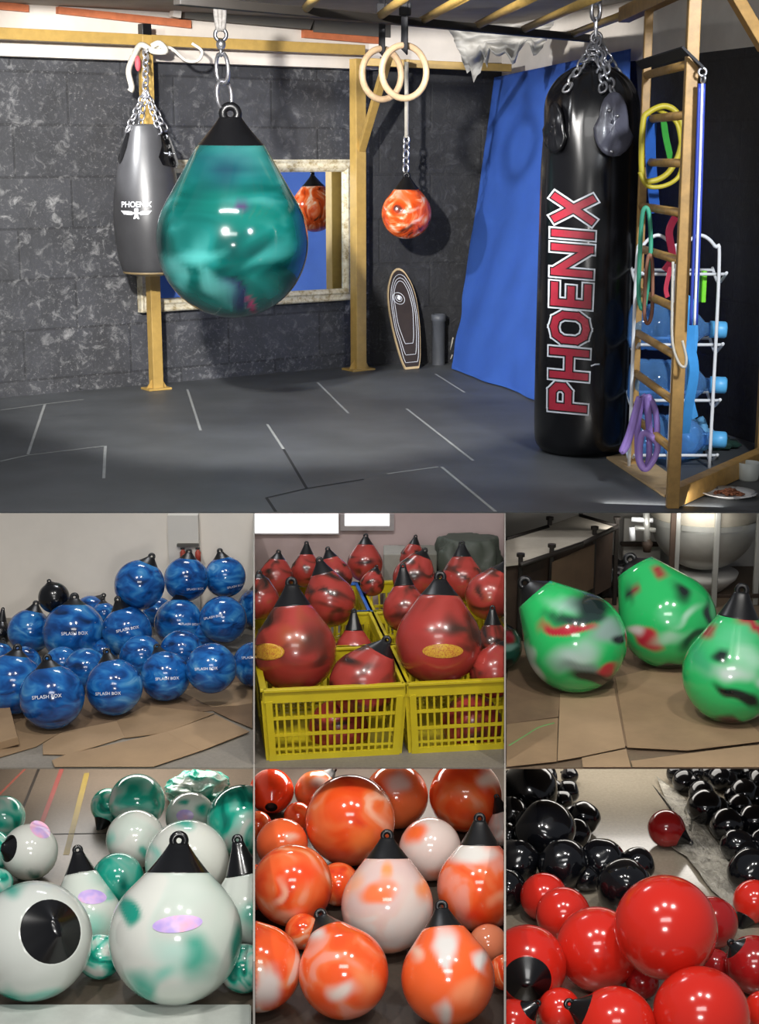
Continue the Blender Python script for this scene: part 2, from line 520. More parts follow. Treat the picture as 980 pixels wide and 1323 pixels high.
def block_wall(name, base_c, scuff, ax, seed, amount):
    s = NT(name); co = obco(s)
    d = s.n('VectorMath', operation='DOT_PRODUCT'); d.inputs[1].default_value = tuple(ax); s.l(co, d.inputs[0])
    sep = s.n('SeparateXYZ'); s.l(co, sep.inputs[0])
    cb = s.n('CombineXYZ'); s.l(d.outputs['Value'], cb.inputs[0]); s.l(sep.outputs[2], cb.inputs[1]); cb.inputs[2].default_value = seed
    br = s.n('TexBrick'); br.inputs['Scale'].default_value = 1.0
    br.inputs['Brick Width'].default_value = 0.86; br.inputs['Row Height'].default_value = 0.37
    br.inputs['Mortar Size'].default_value = 0.010; br.inputs['Mortar Smooth'].default_value = 0.3; br.inputs['Bias'].default_value = 0
    br.inputs['Color1'].default_value = (0.44, 0.44, 0.44, 1); br.inputs['Color2'].default_value = (0.54, 0.54, 0.54, 1); br.inputs['Mortar'].default_value = (0.30, 0.30, 0.30, 1)
    s.l(cb.outputs[0], br.inputs['Vector'])
    n1 = s.noise(cb.outputs[0], 3.0, 5, 0.65); n2 = s.noise(cb.outputs[0], 11, 8, 0.72, 0.6); n3 = s.noise(cb.outputs[0], 1.1, 3)
    c = s.mix(1.0, base_c, br.outputs['Color'], 'MULTIPLY')
    c = s.mix(1.0, c, s.ramp(n1, [(0.25, (1.3, 1.3, 1.3, 1)), (0.75, (2.6, 2.6, 2.7, 1))]), 'MULTIPLY')
    m1 = s.n('Math', operation='MULTIPLY'); s.l(s.ramp(n2, [(0.53, (0, 0, 0, 1)), (0.70, (1, 1, 1, 1))]), m1.inputs[0])
    s.l(s.ramp(n3, [(0.3, (amount * .1,) * 3 + (1,)), (0.65, (amount,) * 3 + (1,))]), m1.inputs[1])
    c = s.mix(m1.outputs[0], c, scuff)
    m2 = s.n('Math', operation='MULTIPLY'); s.l(s.ramp(s.noise(cb.outputs[0], 34, 6, 0.8), [(0.55, (0, 0, 0, 1)), (0.68, (1, 1, 1, 1))]), m2.inputs[0])
    s.l(s.ramp(s.noise(cb.outputs[0], 0.7, 4, 0.6), [(0.40, (0, 0, 0, 1)), (0.62, (amount,) * 3 + (1,))]), m2.inputs[1])
    c = s.mix(m2.outputs[0], c, scuff)
    s.base(c); s.set(Roughness=0.62)
    add = s.n('Math', operation='ADD'); s.l(br.outputs['Color'], add.inputs[0]); s.l(n2, add.inputs[1])
    s.bump(add.outputs[0], 0.55, 0.012)
    return s.m
M['wall_left'] = block_wall('black_block_paint', '#3c3d40', '#a4a4a4', uL, 0.0, 0.8)
M['wall_back'] = block_wall('black_block_paint_back', '#17181c', '#77777c', V((1, 0, 0)), 3.0, 0.3)
M['wall_right'] = block_wall('black_block_paint_right', '#17181b', '#5b5b60', uR, 6.0, 0.25)

def wall_prism(name, a, b, z0, z1, n, mat, th=0.12):
    bm = NB(); a, b = V((a.x, a.y, z0)), V((b.x, b.y, z0)); h = V((0, 0, z1 - z0))
    prism(bm, [a, b, b + h, a + h], -n * th); return struct(name, bm, mat)
Aext = A0 - uL * 1.2
wall_prism('wall_left', Aext, B0, Z_UP, ZT_L, nL, M['wall_left'])
wall_prism('wall_back', B0, B1 + V((0.12, 0, 0)), Z_UP, ZT_L + 0.06, V((0, -1, 0)), M['wall_back'])
Dext = D1 + uR * 1.9
wall_prism('wall_right', B1, Dext, Z_UP, onR(640, 100).z, nR, M['wall_right'])
# white upper parts of the walls
wall_prism('trim_1', Aext, B0 + uL * 0.1, ZT_L, Z_ROOF, nL, M['plaster_white'], 0.1)
wall_prism('trim_2', B0, B1 + V((0.12, 0, 0)), ZT_L + 0.06, Z_ROOF, V((0, -1, 0)), M['plaster_white'], 0.1)
wall_prism('trim_3', B1, Dext, onR(640, 100).z, Z_ROOF, nR, M['plaster_white'], 0.1)
bm = NB(); zl = ZT_L
e0, e1 = Aext, B0 + uL * 0.02
prism(bm, [V((e.x, e.y, z)) for e, z in ((e0, zl - 0.01), (e1, zl - 0.01), (e1, zl + 0.10), (e0, zl + 0.10))], nL * 0.13)
struct('trim_4', bm, M['plaster_white'])
# roof
M['roof_sheet'] = pm('roof_sheet', '#8f897f', 0.7, 0, 0.12, 4)
bm = NB(); box(bm, (-4.6, 9.5, Z_ROOF), (4.2, 14.5, Z_ROOF + 0.06)); struct('ceiling', bm, M['roof_sheet'])
# white wall outside the photo on the left of the room, continuing the side of the room
M['mat_floor'] = None
def mat_floor():
    s = NT('rubber_floor'); co = obco(s)
    n1 = s.noise(co, 2.2, 4, 0.6); n2 = s.noise(co, 160, 3, 0.7)
    c = s.mix(1.0, s.ramp(n1, [(0.3, '#45484a'), (0.7, '#54575a')]), s.ramp(n2, [(0.3, (0.82, 0.82, 0.82, 1)), (0.75, (1.1, 1.1, 1.1, 1))]), 'MULTIPLY')
    s.base(c); s.set(Roughness=0.55); s.bump(n2, 0.25, 0.003); return s.m
M['mat_floor'] = mat_floor(); M['seam_light'] = pm('seam_light', '#8d8f8e', 0.8); M['seam_dark'] = pm('seam_dark', '#1b1c1e', 0.8)
bm = NB()
fx = 3.1
prism(bm, [V((-fx, Y_UP, Z_UP)), V((fx, Y_UP, Z_UP)), V((4.6, 14.4, Z_UP)), V((-4.6, 14.4, Z_UP))], V((0, 0, -0.006)))
def seam(bm, pts, w_, mi):
    for (a, b) in zip(pts, pts[1:]):
        p, q = pZ(*a, Z_UP + 0.0015), pZ(*b, Z_UP + 0.0015); d = (q - p).normalized(); s = V((-d.y, d.x, 0)) * (w_ / 2)
        f = bm.faces.new([bm.verts.new(x) for x in (p - s, q - s, q + s, p + s)]); f.material_index = mi
        if f.normal.z < 0: f.normal_flip()
for pts in ([(58, 522), (36, 587)], [(0, 596), (36, 588), (136, 576), (134, 618)], [(242, 503), (259, 556)], [(410, 494), (450, 534)],
            [(525, 528), (611, 595)], [(570, 603), (640, 661)], [(345, 548), (366, 580)], [(0, 530), (58, 522), (108, 516)], [(562, 483), (600, 507)], [(500, 612), (566, 603)]):
    seam(bm, pts, 0.017, 1)
for pts in ([(366, 580), (396, 631)], [(344, 643), (396, 631), (470, 619)], [(344, 643), (356, 661)]):
    seam(bm, pts, 0.016, 2)
o = struct('floor', bm, [M['mat_floor'], M['seam_light'], M['seam_dark']])

# ------------------------------------------------------------------ ceiling timbers and roof pieces
M['plank_orange'] = pm('plank_orange', '#b96a44', 0.7, 0, 0.2, 10)
def slab_px(name, poly, off, th, mat, label, cat, group=None, f=onL):
    bm = NB(); prism(bm, [f(x, y, off) for x, y in poly], (nL if f is onL else nR) * th)
    return solo(name, bm, mat, label, cat, group, False)
slab_px('roof_plank', [(72, 9), (243, 27), (243, 37), (72, 18)], 0.0, 0.05, M['plank_orange'], 'long orange-brown plank on the white strip, above the grey bag', 'plank')
slab_px('roof_plank', [(-14, 1), (34, 7), (34, 16), (-14, 12)], 0.0, 0.05, M['plank_orange'], 'short orange-brown plank stub in the upper left corner of the room', 'plank')
slab_px('roof_plank', [(389, 39), (566, 55), (566, 64), (389, 49)], 0.0, 0.05, M['plank_orange'], 'red-brown plank under the dark rail, left of the rings', 'plank')
slab_px('roof_panel', [(231, 3), (400, 18), (392, 39), (231, 25)], 0.0, 0.10, M['board_grey'], 'grey-brown roof board between the two long planks', 'board')
slab_px('roof_panel', [(400, 24), (580, 40), (572, 55), (400, 42)], 0.0, 0.07, M['board_grey'], 'dark grey roof board above the red-brown plank', 'board')
slab_px('roof_strut', [(222, -2), (231, -2), (229, 24), (218, 22)], 0.1, 0.06, M['plaster_white'], 'short pale strut at the end of the orange-brown plank', 'strut')
slab_px('roof_panel', [(412, 3), (520, 14), (524, 27), (420, 18)], 0.02, 0.05, M['white_metal'], 'white strip for a bright roof opening between the rail and the grey board', 'board')  # brightness of a roof opening put in as white colour
# torn grey foil
bm = NB(); g = []
P4 = [pY(578, 34, 12.0), pY(716, 28, 11.6), pY(700, 62, 11.7), pY(600, 84, 12.0)]
for i in range(25):
    row = []
    for j in range(25):
        u_, v_ = i / 24, j / 24
        p = (P4[0] * (1 - u_) + P4[1] * u_) * (1 - v_) + (P4[3] * (1 - u_) + P4[2] * u_) * v_
        k = noise.noise(V((u_ * 5, v_ * 5, 2))) + 0.5 * noise.noise(V((u_ * 12, v_ * 12, 5)))
        rag = max(0, v_ - 0.45) * (0.16 * noise.noise(V((u_ * 7, 3, 1))) + 0.09 * noise.noise(V((u_ * 19, 5, 1))) - 0.14 * max(0, 1 - abs(u_ - 0.12) * 8))
        row.append(bm.verts.new(p + V((0.02 * k, 0.07 * k, rag * 1.6))))
    g.append(row)
for i in range(24):
    for j in range(24): bm.faces.new((g[i][j], g[i + 1][j], g[i + 1][j + 1], g[i][j + 1]))
M['foil'] = pm('foil', '#a3a09a', 0.55, 0.1, 0.15, 6)
solo('insulation_foil', bm, M['foil'], 'torn grey insulation foil hanging under the roof beside the blue sheet', 'foil')

# ------------------------------------------------------------------ gold posts with brackets, wall beam
def post(px, py, top_py, wpx, label, brace=None, capd=False):
    b = pZ(px, py, Z_UP); t = pY(px, top_py, b.y); ww = W(wpx, b)
    root = thing('steel_post', label, 'post', b)
    bm = NB(); beam(bm, b, V((b.x, b.y, t.z)), ww, ww, uL); mk('upright', bm, M['gold_paint'], root, False)
    bm = NB(); box_axes(bm, b + V((0, 0, 0.008)), uL * ww * 1.15, nL * ww * 0.9, V((0, 0, 0.008)), 0.003)
    for s in (-1, 1): prism(bm, [b + uL * s * ww * 0.5, b + uL * s * ww * 1.1, b + uL * s * ww * 0.5 + V((0, 0, ww * 1.0))], nL * 0.012)
    mk('base_plate', bm, M['gold_paint'], root, False)
    if capd:
        bm = NB(); beam(bm, V((b.x, b.y, t.z)), V((b.x, b.y, pY(px, 31, b.y).z)), ww * 0.9, ww * 0.9, uL); mk('end_cap', bm, M['black_rubber'], root, False)
    if brace:
        a, c = brace
        p = pY(*a, b.y - 0.9); q = pY(*c, b.y - 0.03)
        bm = NB(); beam(bm, p, q, ww * 0.6, ww * 0.6); mk('brace', bm, M['gold_paint'], root, False)
    return root, b, ww
post1, pb1, pw1 = post(202, 503, 46, 14, 'gold square steel post behind the grey bag, beside the mirror', capd=True)
post2, pb2, pw2 = post(463, 478, 76, 15, 'gold square steel post in the corner, right of the mirror', brace=((503, 68), (467, 192)))
zb = pY(190, 52, pb1.y - 0.0).z
bm = NB(); c0 = V((pb1.x, pb1.y, zb)); dirp = (V((pb2.x, pb2.y, 0)) - V((pb1.x, pb1.y, 0))).normalized()
z2 = pY(460, 78, pb2.y).z
beam(bm, c0 - dirp * 1.9, V((pb2.x, pb2.y, zb)) + dirp * 0.05, 0.075, 0.078)
solo('wall_beam', bm, M['gold_paint'], 'long gold steel beam along the top of the black wall', 'beam', smooth=False)
# short gold beam across the back, behind the rings
bm = NB(); beam(bm, pY(470, 80, pb2.y), pY(660, 88, 12.9), 0.06, 0.06)
solo('wall_beam', bm, M['gold_paint'], 'short gold beam over the orange bag in the back corner', 'beam', smooth=False)

# ------------------------------------------------------------------ monkey bars: dark rail, gold rungs
ZM = CZ + 0.80
root = thing('monkey_bars', 'overhead climbing frame of a dark rail with gold rungs under the roof', 'climbing frame', pZ(330, 12, ZM))
bm = NB(); beam(bm, pZ(228, 0, ZM), pZ(765, 50, ZM), 0.06, 0.05); mk('rail', bm, pm('rail_dark', '#2a2622', 0.6), root, False)
for a, b in (((392, 14), (425, -22)), ((486, 24), (545, -20)), ((542, 28), (612, -10)), ((610, 36), (712, -16)), ((676, 38), (775, -6)), ((734, 46), (872, -6))):
    bm = NB(); tube(bm, [pZ(*a, ZM + 0.02), pZ(*b, ZM + 0.02)], 0.026, 12); mk('rung', bm, M['gold_paint'], root)

# ------------------------------------------------------------------ mirror
def mirror():
    off = 0.06
    o = [onL(175, 206, off), onL(456, 206, off), onL(456, 383, off), onL(175, 409, off)]
    zt = o[1].z; zb_ = (o[2].z + o[3].z) / 2
    a0 = V((o[0].x, o[0].y, 0)); b0 = V((o[1].x, o[1].y, 0))
    root = thing('framed_mirror', 'large wall mirror in a cream and gold moulded frame behind the teal bag', 'mirror', V((*((a0 + b0) / 2).xy, zb_)))
    def rect(m, d):
        a, b = a0 + uL * m, b0 - uL * m
        return [V((a.x, a.y, zt - m)) + nL * d, V((b.x, b.y, zt - m)) + nL * d, V((b.x, b.y, zb_ + m)) + nL * d, V((a.x, a.y, zb_ + m)) + nL * d]
    prof = [(0, -0.05), (0, 0.012), (0.012, 0.022), (0.03, 0.012), (0.05, 0.016), (0.066, 0.03), (0.085, 0.02), (0.098, 0.004), (0.098, -0.03)]
    bm = NB(); rs = [[bm.verts.new(p) for p in rect(m, d)] for m, d in prof]
    for A, B in zip(rs, rs[1:]):
        for k in range(4): bm.faces.new((A[k], A[(k + 1) % 4], B[(k + 1) % 4], B[k]))
    bmesh.ops.recalc_face_normals(bm, faces=bm.faces)
    s = NT('mirror_frame'); f = s.noise(obco(s), 22, 5, 0.7)
    s.base(s.ramp(f, [(0.35, '#9c8a62'), (0.5, '#cfc6ac'), (0.7, '#e0dbc9')])); s.set(Roughness=0.4); s.bump(f, 0.3, 0.005)
    mk('frame', bm, s.m, root, False)
    g = NT('mirror_glass'); g.base('#e6ecec'); g.set(Roughness=0.015, Metallic=1.0)
    bm = NB(); prism(bm, rect(0.095, -0.012), -nL * 0.006); mk('mirror_glass', bm, g.m, root, False)
mirror()

# ------------------------------------------------------------------ teal drop bag
def lathe_px(bm, Y, rows, seg=64):
    """rows of (centre x, y, half width) in pixels at distance Y -> vertical lathe"""
    cs = [(pY(cx, y, Y), hw) for cx, y, hw in rows]
    x0 = sum(c.x for c, h in cs) / len(cs)
    lathe(bm, V((x0, Y, 0)), V((0, 0, 1)), smooth_prof([(c.z, W(h, c)) for c, h in cs], 5), seg)
    return V((x0, Y, 0))
YT = 9.9
teal_stops = [(0.30, '#031d1f'), (0.42, '#063b38'), (0.52, '#084a45'), (0.62, '#166460'), (0.74, '#48938f')]
M['teal_vinyl'] = marble('teal_vinyl', teal_stops, 1.5, 0.9, 0.13, 0.5, 2.0, (1.0, 1.0, 2.6))
BL = lambda u, v, a, b, ang, c, s=0.8, st=1.0: (u, v, a, b, ang, c, s, st)
bag('gym', 300, 312, 98, M['teal_vinyl'], (0.0, 1, 0.08), 'large teal marbled drop-shaped bag hanging in front of the mirror', Z_UP, 20, 60, 0.44, 1.78, Y=YT,
    blots=[BL(-0.1, 0.95, 0.75, 0.4, -14, '#102a3c', 0.9, 0.9), BL(0.15, 0.35, 1.1, 0.35, -12, '#08534a', 0.8, 0.85), BL(-0.55, 0.2, 0.35, 0.5, 0, '#074843', 0.8, 0.8),
           BL(0.1, 0.47, 0.25, 0.075, -20, '#3a2a4c', 0.5), BL(0.02, -0.68, 0.13, 0.28, 32, '#141d3a', 0.5), BL(0.22, -0.83, 0.055, 0.12, 32, '#8e2a52', 0.6),
           BL(-0.45, -0.2, 0.5, 0.14, 18, '#4c9f9b', 0.9, 0.7), BL(-0.25, -0.5, 0.16, 0.5, 40, '#549e9a', 0.95, 0.6), BL(0.45, -0.15, 0.5, 0.12, 30, '#378a85', 0.9, 0.6), BL(-0.72, -0.42, 0.12, 0.35, 25, '#5fb0ac', 0.9, 0.5),
           BL(0.5, -0.6, 0.4, 0.22, 30, '#074b46', 0.9, 0.7)])
def hanger(label, a, b, c, Y, L1, w1, strap=True, group=None):
    root = thing('bag_hanger', label, 'chain', pY(*b, Y))
    if strap:
        bm = NB(); p, q = pY(*a, Y), pY(*c, Y)
        for k in (-1, 0, 1): tube(bm, curve([p + V((0.018 * k, 0, 0)), (p + q) / 2 + V((0.024 * k, 0.01 * k, 0)), q + V((0.012 * k, 0, 0.02))], 5), 0.017, 8)
        mk('strap', bm, pm('strap_grey', '#8c8884', 0.7, 0, 0.25, 60), root)
        bm = NB(); torus(bm, q, V((0, 1, 0)), 0.035, 0.012, 20, 8); ellipsoid(bm, q - V((0, 0, 0.055)), 0.03, 0.03, 0.035); torus(bm, q - V((0, 0, 0.1)), V((1, 0, 0)), 0.024, 0.009, 18, 8)
        mk('swivel', bm, M['steel'], root)
        st = q - V((0, 0, 0.12))
    else: st = pY(*a, Y)
    bm = NB(); chain(bm, st, pY(*b, Y), L1, w1); mk('chain', bm, M['steel'], root)
    return root
hanger('grey strap, swivel and steel chain holding up the teal bag', (283, -14), (291, 140), (285, 45), YT, 0.16, 0.013)

# ------------------------------------------------------------------ grey bag with emblem
YG = pb1.y - 0.40
M['grey_leather'] = pm('grey_leather', '#3a3a3c', 0.34, 0, 0.14, 6, 0.05, 80, spec=0.6)
gb = thing('boxing_bag', 'dark grey barrel-shaped leather bag hung on chains before the gold post', 'punching bag', pY(190, 354, YG))
bm = NB(); Cg = lathe_px(bm, YG, [(190, 356, 18), (190, 352, 31), (190, 345, 36), (190, 320, 41), (190, 285, 44), (190, 250, 42), (190, 215, 36), (190, 185, 29), (190, 166, 24), (190, 161, 20), (190, 160, 4)])
mk('body', bm, M['grey_leather'], gb)
zc = [pY(190, y, YG).z for y in (350, 346)]
bm = NB(); torus(bm, V((Cg.x, YG, pY(190, 351, YG).z)), V((0, 0, 1)), W(32, pY(190, 350, YG)), 0.012, 48, 8); mk('bottom_piping', bm, pm('piping_tan', '#7b6a4c', 0.6), gb)
# black corner flaps
def gsurf(px, py, lift=0.006):
    """point of the grey bag's front seen at a pixel"""
    d = ray(px, py); best = None
    rows = [(356, 18), (352, 31), (345, 36), (320, 41), (285, 44), (250, 42), (215, 36), (185, 29), (166, 24)]
    P = pY(px, py, YG)
    for k in range(200):
        Y = YG - 0.32 + k * 0.002; P = pY(px, py, Y); yy = 661.5 - 0
        # radius at this height
        zz = P.z; r = 0
        for (y1, h1), (y2, h2) in zip(rows, rows[1:]):
            za, zb2 = pY(190, y1, YG).z, pY(190, y2, YG).z
            if za <= zz <= zb2: r = W(h1 + (h2 - h1) * (zz - za) / (zb2 - za), pY(190, y1, YG))
        if (P.x - Cg.x) ** 2 + (P.y - YG) ** 2 <= (r + lift) ** 2: return P
    return pY(px, py, YG - 0.05)
def patch(fn, poly, n=10):
    """polygon filled with a fine fan so that it hugs a curved surface"""
    bm = NB(); c = (sum(p[0] for p in poly) / len(poly), sum(p[1] for p in poly) / len(poly))
    dense = []
    for a, b in zip(poly, poly[1:] + poly[:1]):
        for k in range(4): dense.append((a[0] + (b[0] - a[0]) * k / 4, a[1] + (b[1] - a[1]) * k / 4))
    rings = [[bm.verts.new(fn(c[0] + (x - c[0]) * k / n, c[1] + (y - c[1]) * k / n)) for x, y in dense] for k in range(1, n + 1)]
    cv = bm.verts.new(fn(*c))
    for i in range(len(dense)): bm.faces.new((cv, rings[0][i], rings[0][(i + 1) % len(dense)]))
    for A, B in zip(rings, rings[1:]):
        for i in range(len(dense)): bm.faces.new((A[i], B[i], B[(i + 1) % len(dense)], A[(i + 1) % len(dense)]))
    bmesh.ops.recalc_face_normals(bm, faces=bm.faces)
    return bm
mk('corner_flap', patch(lambda x, y: gsurf(x, y, 0.008), [(207, 170), (217, 172), (224, 190), (231, 212), (228, 217), (210, 213), (205, 203), (209, 188)]), M['black_vinyl'], gb)
mk('corner_flap', patch(lambda x, y: gsurf(x, y, 0.008), [(163, 172), (167, 172), (163, 190), (158, 205), (154, 212), (152, 205), (158, 186)]), M['black_vinyl'], gb)
vs, fs = text_mesh('PHOENIX', 1.0, 0.02, 1.0); wd = max(v.x for v in vs) - min(v.x for v in vs)
bm = NB(); put_mesh(bm, vs, fs, lambda p: gsurf(176 + p.x / wd * 39, 264.5 - p.y / wd * 44, 0.010)); mk('printed_lettering', bm, M['white_print'], gb, False)
def emblem(fn, cx, cy, s):
    bm = NB()
    for poly in ([(-20, -3), (-6, -2), (-3, 1), (-6, 3), (-16, 2)], [(20, -3), (6, -2), (3, 1), (6, 3), (16, 2)], [(-2, -6), (2, -6), (3, -3), (1.5, -1), (-1.5, -1), (-3, -3)],
                 [(-1.5, 1), (1.5, 1), (4, 8), (1.5, 8), (0, 5), (-1.5, 8), (-4, 8)], [(-4, -1), (4, -1), (3, 2), (-3, 2)]):
        b2 = patch(fn, [(cx + x * s, cy + y * s) for x, y in poly], 2); merge(bm, b2)
    return bm
mk('printed_emblem', emblem(lambda x, y: gsurf(x, y, 0.010), 176, 275, 1.0), M['white_print'], gb, False)
mk('printed_emblem', emblem(lambda x, y: gsurf(x, y, 0.014), 219, 198, 0.38), M['white_print'], gb, False)
ch = thing('bag_hanger', 'thin chains and white rope tying the grey bag to the gold post', 'chain', pY(190, 165, YG))
top = pY(188, 118, YG)
for a in ((164, 170), (181, 164), (207, 172), (214, 168)):
    bm = NB(); q = pY(*a, YG - (0.10 if a[0] in (164, 207) else -0.05)); chain(bm, top, q, 0.062, 0.007); mk('chain', bm, M['steel'], ch)
bm = NB(); chain(bm, pY(188, 60, pb1.y - 0.10), top, 0.07, 0.008); mk('chain', bm, M['steel'], ch)
bm = NB(); tube(bm, curve([pY(x, y, pb1.y - 0.12) for x, y in ((196, 60), (206, 56), (214, 66), (198, 66), (182, 58), (172, 74), (166, 92), (170, 112), (168, 118))], 6), 0.022, 8)
tube(bm, curve([pY(x, y, pb1.y - 0.1) for x, y in ((196, 62), (220, 62), (240, 78), (256, 78), (261, 66), (248, 56))], 6), 0.011, 6); mk('rope', bm, M['rope_white'], ch)
bm = NB(); ellipsoid(bm, pY(178, 82, pb1.y - 0.14), 0.022, 0.02, 0.055); mk('knot_ribbon', bm, pm('ribbon_red', '#b04048', 0.7), ch)

# ------------------------------------------------------------------ small orange bag
M['orange_swirl'] = marble('orange_swirl', [(0.30, '#54261c'), (0.40, '#c44418'), (0.52, '#e2571f'), (0.62, '#ef8a58'), (0.72, '#f3cdb4')], 2.3, 2.2, 0.16, 0.4)
YO = 12.5
bag('gym', 525, 276, 32.5, M['orange_swirl'], (0, 1, 0.08), 'small orange swirled bag on a thin chain in the back corner', Z_UP, 20, 50, 0.5, 1.62, Y=YO,
    blots=[BL(0.0, -0.62, 0.5, 0.12, 25, '#2c1a16', 0.7, 0.9), BL(0.35, -0.3, 0.5, 0.08, 40, '#f0d4c4', 0.9, 0.8), BL(0.1, 0.1, 0.6, 0.12, 20, '#f0c8ac', 0.9, 0.7), BL(0, 0.7, 0.8, 0.3, 0, '#e8602a', 0.8, 0.9), BL(0.55, -0.55, 0.1, 0.4, -30, '#2c1a16', 0.8, 0.8)])
root = thing('bag_hanger', 'white rope and small chain holding the orange bag', 'chain', pY(525, 225, YO))
bm = NB(); tube(bm, [pY(525, 80, YO), pY(525, 178, YO)], 0.017, 8); mk('rope', bm, M['rope_white'], root)
bm = NB(); chain(bm, pY(525, 176, YO), pY(524, 222, YO), 0.075, 0.009); mk('chain', bm, M['steel'], root)
bm = NB(); beam(bm, pY(525, 80, YO), pY(525, 80, YO) + V((0, 1.7, 0)), 0.04, 0.04); mk('arm', bm, M['gold_paint'], root, False)

# ------------------------------------------------------------------ gymnastic rings
def ring(cx, cy, rx, ry, Y, sx, label, tilt):
    P = pY(cx, cy, Y); root = thing('gymnastic_ring', label, 'gymnastic ring', P - V((0, 0, W(ry, P))), 'gymnastic rings')
    bm = NB(); n = V((tilt, -1, 0)).normalized(); rr = W(ry, P); torus(bm, P, n, rr, W(4.3, P), 48, 12, 1.0, V((0, 0, 1)).cross(n)); mk('wooden_hoop', bm, M['ring_wood'], root)
    bm = NB(); t = P + V((0, 0, rr)); tp = pY(sx, -12, Y)
    tube(bm, [tp + V((0, 0.012, 0)), t + V((0, 0.02, -0.02)), t + V((0, 0, -0.035)), t + V((0, -0.02, -0.02)), tp - V((0, 0.012, 0))], 0.1, flat=(0.05, 0.008)); mk('strap', bm, M['strap_black'], root)
    bm = NB(); bk = pY(sx, 12, Y); box(bm, bk - V((0.035, 0.03, 0.035)), bk + V((0.035, 0.03, 0.035)), 0.006); mk('buckle', bm, M['strap_black'], root, False)
ring(493, 96, 25, 31.5, 10.0, 494, 'wooden ring behind and left of the other, on a black strap', 0.75)
ring(522, 93, 28, 33, 9.4, 523, 'front wooden ring on a black strap, before the white rope', 0.55)

# ------------------------------------------------------------------ blue sheet on the right wall
bm = NB(); g = []
c00, c10 = onR(641, 100, 0.06), onR(818, 63, 0.06); c01, c11 = pZ(587, 476, Z_UP + 0.012), pZ(806, 556, Z_UP + 0.012)
NU, NV_ = 60, 80
for i in range(NU + 1):
    row = []
    for j in range(NV_ + 1):
        u_, v_ = i / NU, j / NV_
        p = (c00 * (1 - u_) + c10 * u_) * (1 - v_) + (c01 * (1 - u_) + c11 * u_) * v_
        k = 0.03 * noise.noise(V((u_ * 7 + v_ * 3.0, v_ * 1.3, 1))) * (0.3 + v_) + 0.035 * v_ * v_ * noise.noise(V((u_ * 3 - v_ * 6, v_ * 8 + u_ * 7, 4)))
        row.append(bm.verts.new(p + nR * (k + 0.02)))
    g.append(row)
for i in range(NU):
    for j in range(NV_): bm.faces.new((g[i][j], g[i + 1][j], g[i + 1][j + 1], g[i][j + 1]))
t = bmesh.ops.solidify(bm, geom=bm.faces[:], thickness=0.004)
M['blue_cloth'] = pm('blue_cloth', '#4675d2', 0.75, 0, 0.06, 3, 0.15, 120)
solo('hanging_sheet', bm, M['blue_cloth'], 'large plain blue sheet hung on the wall behind the black bag', 'sheet')

# ------------------------------------------------------------------ balance board and pipe
def board():
    bot = pZ(532, 477, Z_UP); topc = pY(513, 347, bot.y + 0.26)
    root = thing('balance_board', 'wooden balance board with pale contour lines leaning in the corner', 'board', bot)
    ax = (topc - bot); L = ax.length; ax.normalize(); wv = V((1, 0.25, 0)); wv = (wv - ax * wv.dot(ax)).normalized(); n = ax.cross(wv); n = n if n.y < 0 else -n
    prof = [(0, 8), (0.1, 11.5), (0.3, 15), (0.5, 17), (0.68, 17), (0.82, 14.5), (0.92, 10), (0.975, 6), (1, 1.5)]
    prof = [(a, W(b, bot) * 1.12) for a, b in prof]
    pr = smooth_prof(prof, 5)
    def outline(k, m=0.0):
        c = bot + ax * (L * 0.5)
        l = [bot + ax * (L * a) - wv * b for a, b in pr] + [bot + ax * (L * a) + wv * b for a, b in reversed(pr)]
        return [c + (p - c) * k for p in l]
    bm = NB(); prism(bm, [p - n * 0.02 for p in outline(1.0)], n * 0.035); mk('deck_edge', bm, pm('ply_edge', '#b9a27c', 0.6), root, False)
    bm = NB(); prism(bm, [p + n * 0.0155 for p in outline(0.955)], n * 0.003); mk('deck_face', bm, pm('deck_dark', '#2b211c', 0.45, 0, 0.2, 12), root, False)
    bm = NB()
    for k, sh in ((0.87, 0.0), (0.76, 0.02), (0.62, 0.06)):
        pts = [p + n * 0.019 + ax * (L * sh) + wv * (0.014 * noise.noise(p * 5)) for p in outline(k)]
        tube(bm, pts, 0.0022, 5, True)
    ce = bot + ax * (L * 0.7) - wv * 0.03 + n * 0.019
    for r in (0.03, 0.055): torus(bm, ce, n, r, 0.0022, 24, 5, 0.8)
    ellipsoid(bm, ce, 0.017, 0.004, 0.024, 12, 8)
    mk('contour_lines', bm, M['white_print'], root)
board()
pp = pZ(566, 471, Z_UP); bm = NB(); pt = pY(566, 406, pp.y).z; pr = W(8.5, pp)
lathe(bm, pp, V((0, 0, 1)), [(0, pr), ((pt - pp.z) * 0.86, pr), ((pt - pp.z) * 0.87, pr * 1.12), (pt - pp.z, pr * 1.12), (pt - pp.z, pr * 0.85), (0.05, pr * 0.85), (0.04, 0)], 32, close=False)
solo('plastic_pipe', bm, pm('pipe_grey', '#4c4f55', 0.5), 'short dark grey pipe standing on end beside the blue sheet', 'pipe')
bm = NB(); hp = pZ(578, 467, Z_UP).y - 0.05
tube(bm, curve([pY(x, y, hp) for x, y in ((585, 436), (581, 452), (577, 462), (580, 466), (584, 458))], 6), 0.008, 6)
solo('cord_end', bm, M['rope_white'], 'small white cord end lying at the foot of the blue sheet', 'cord')

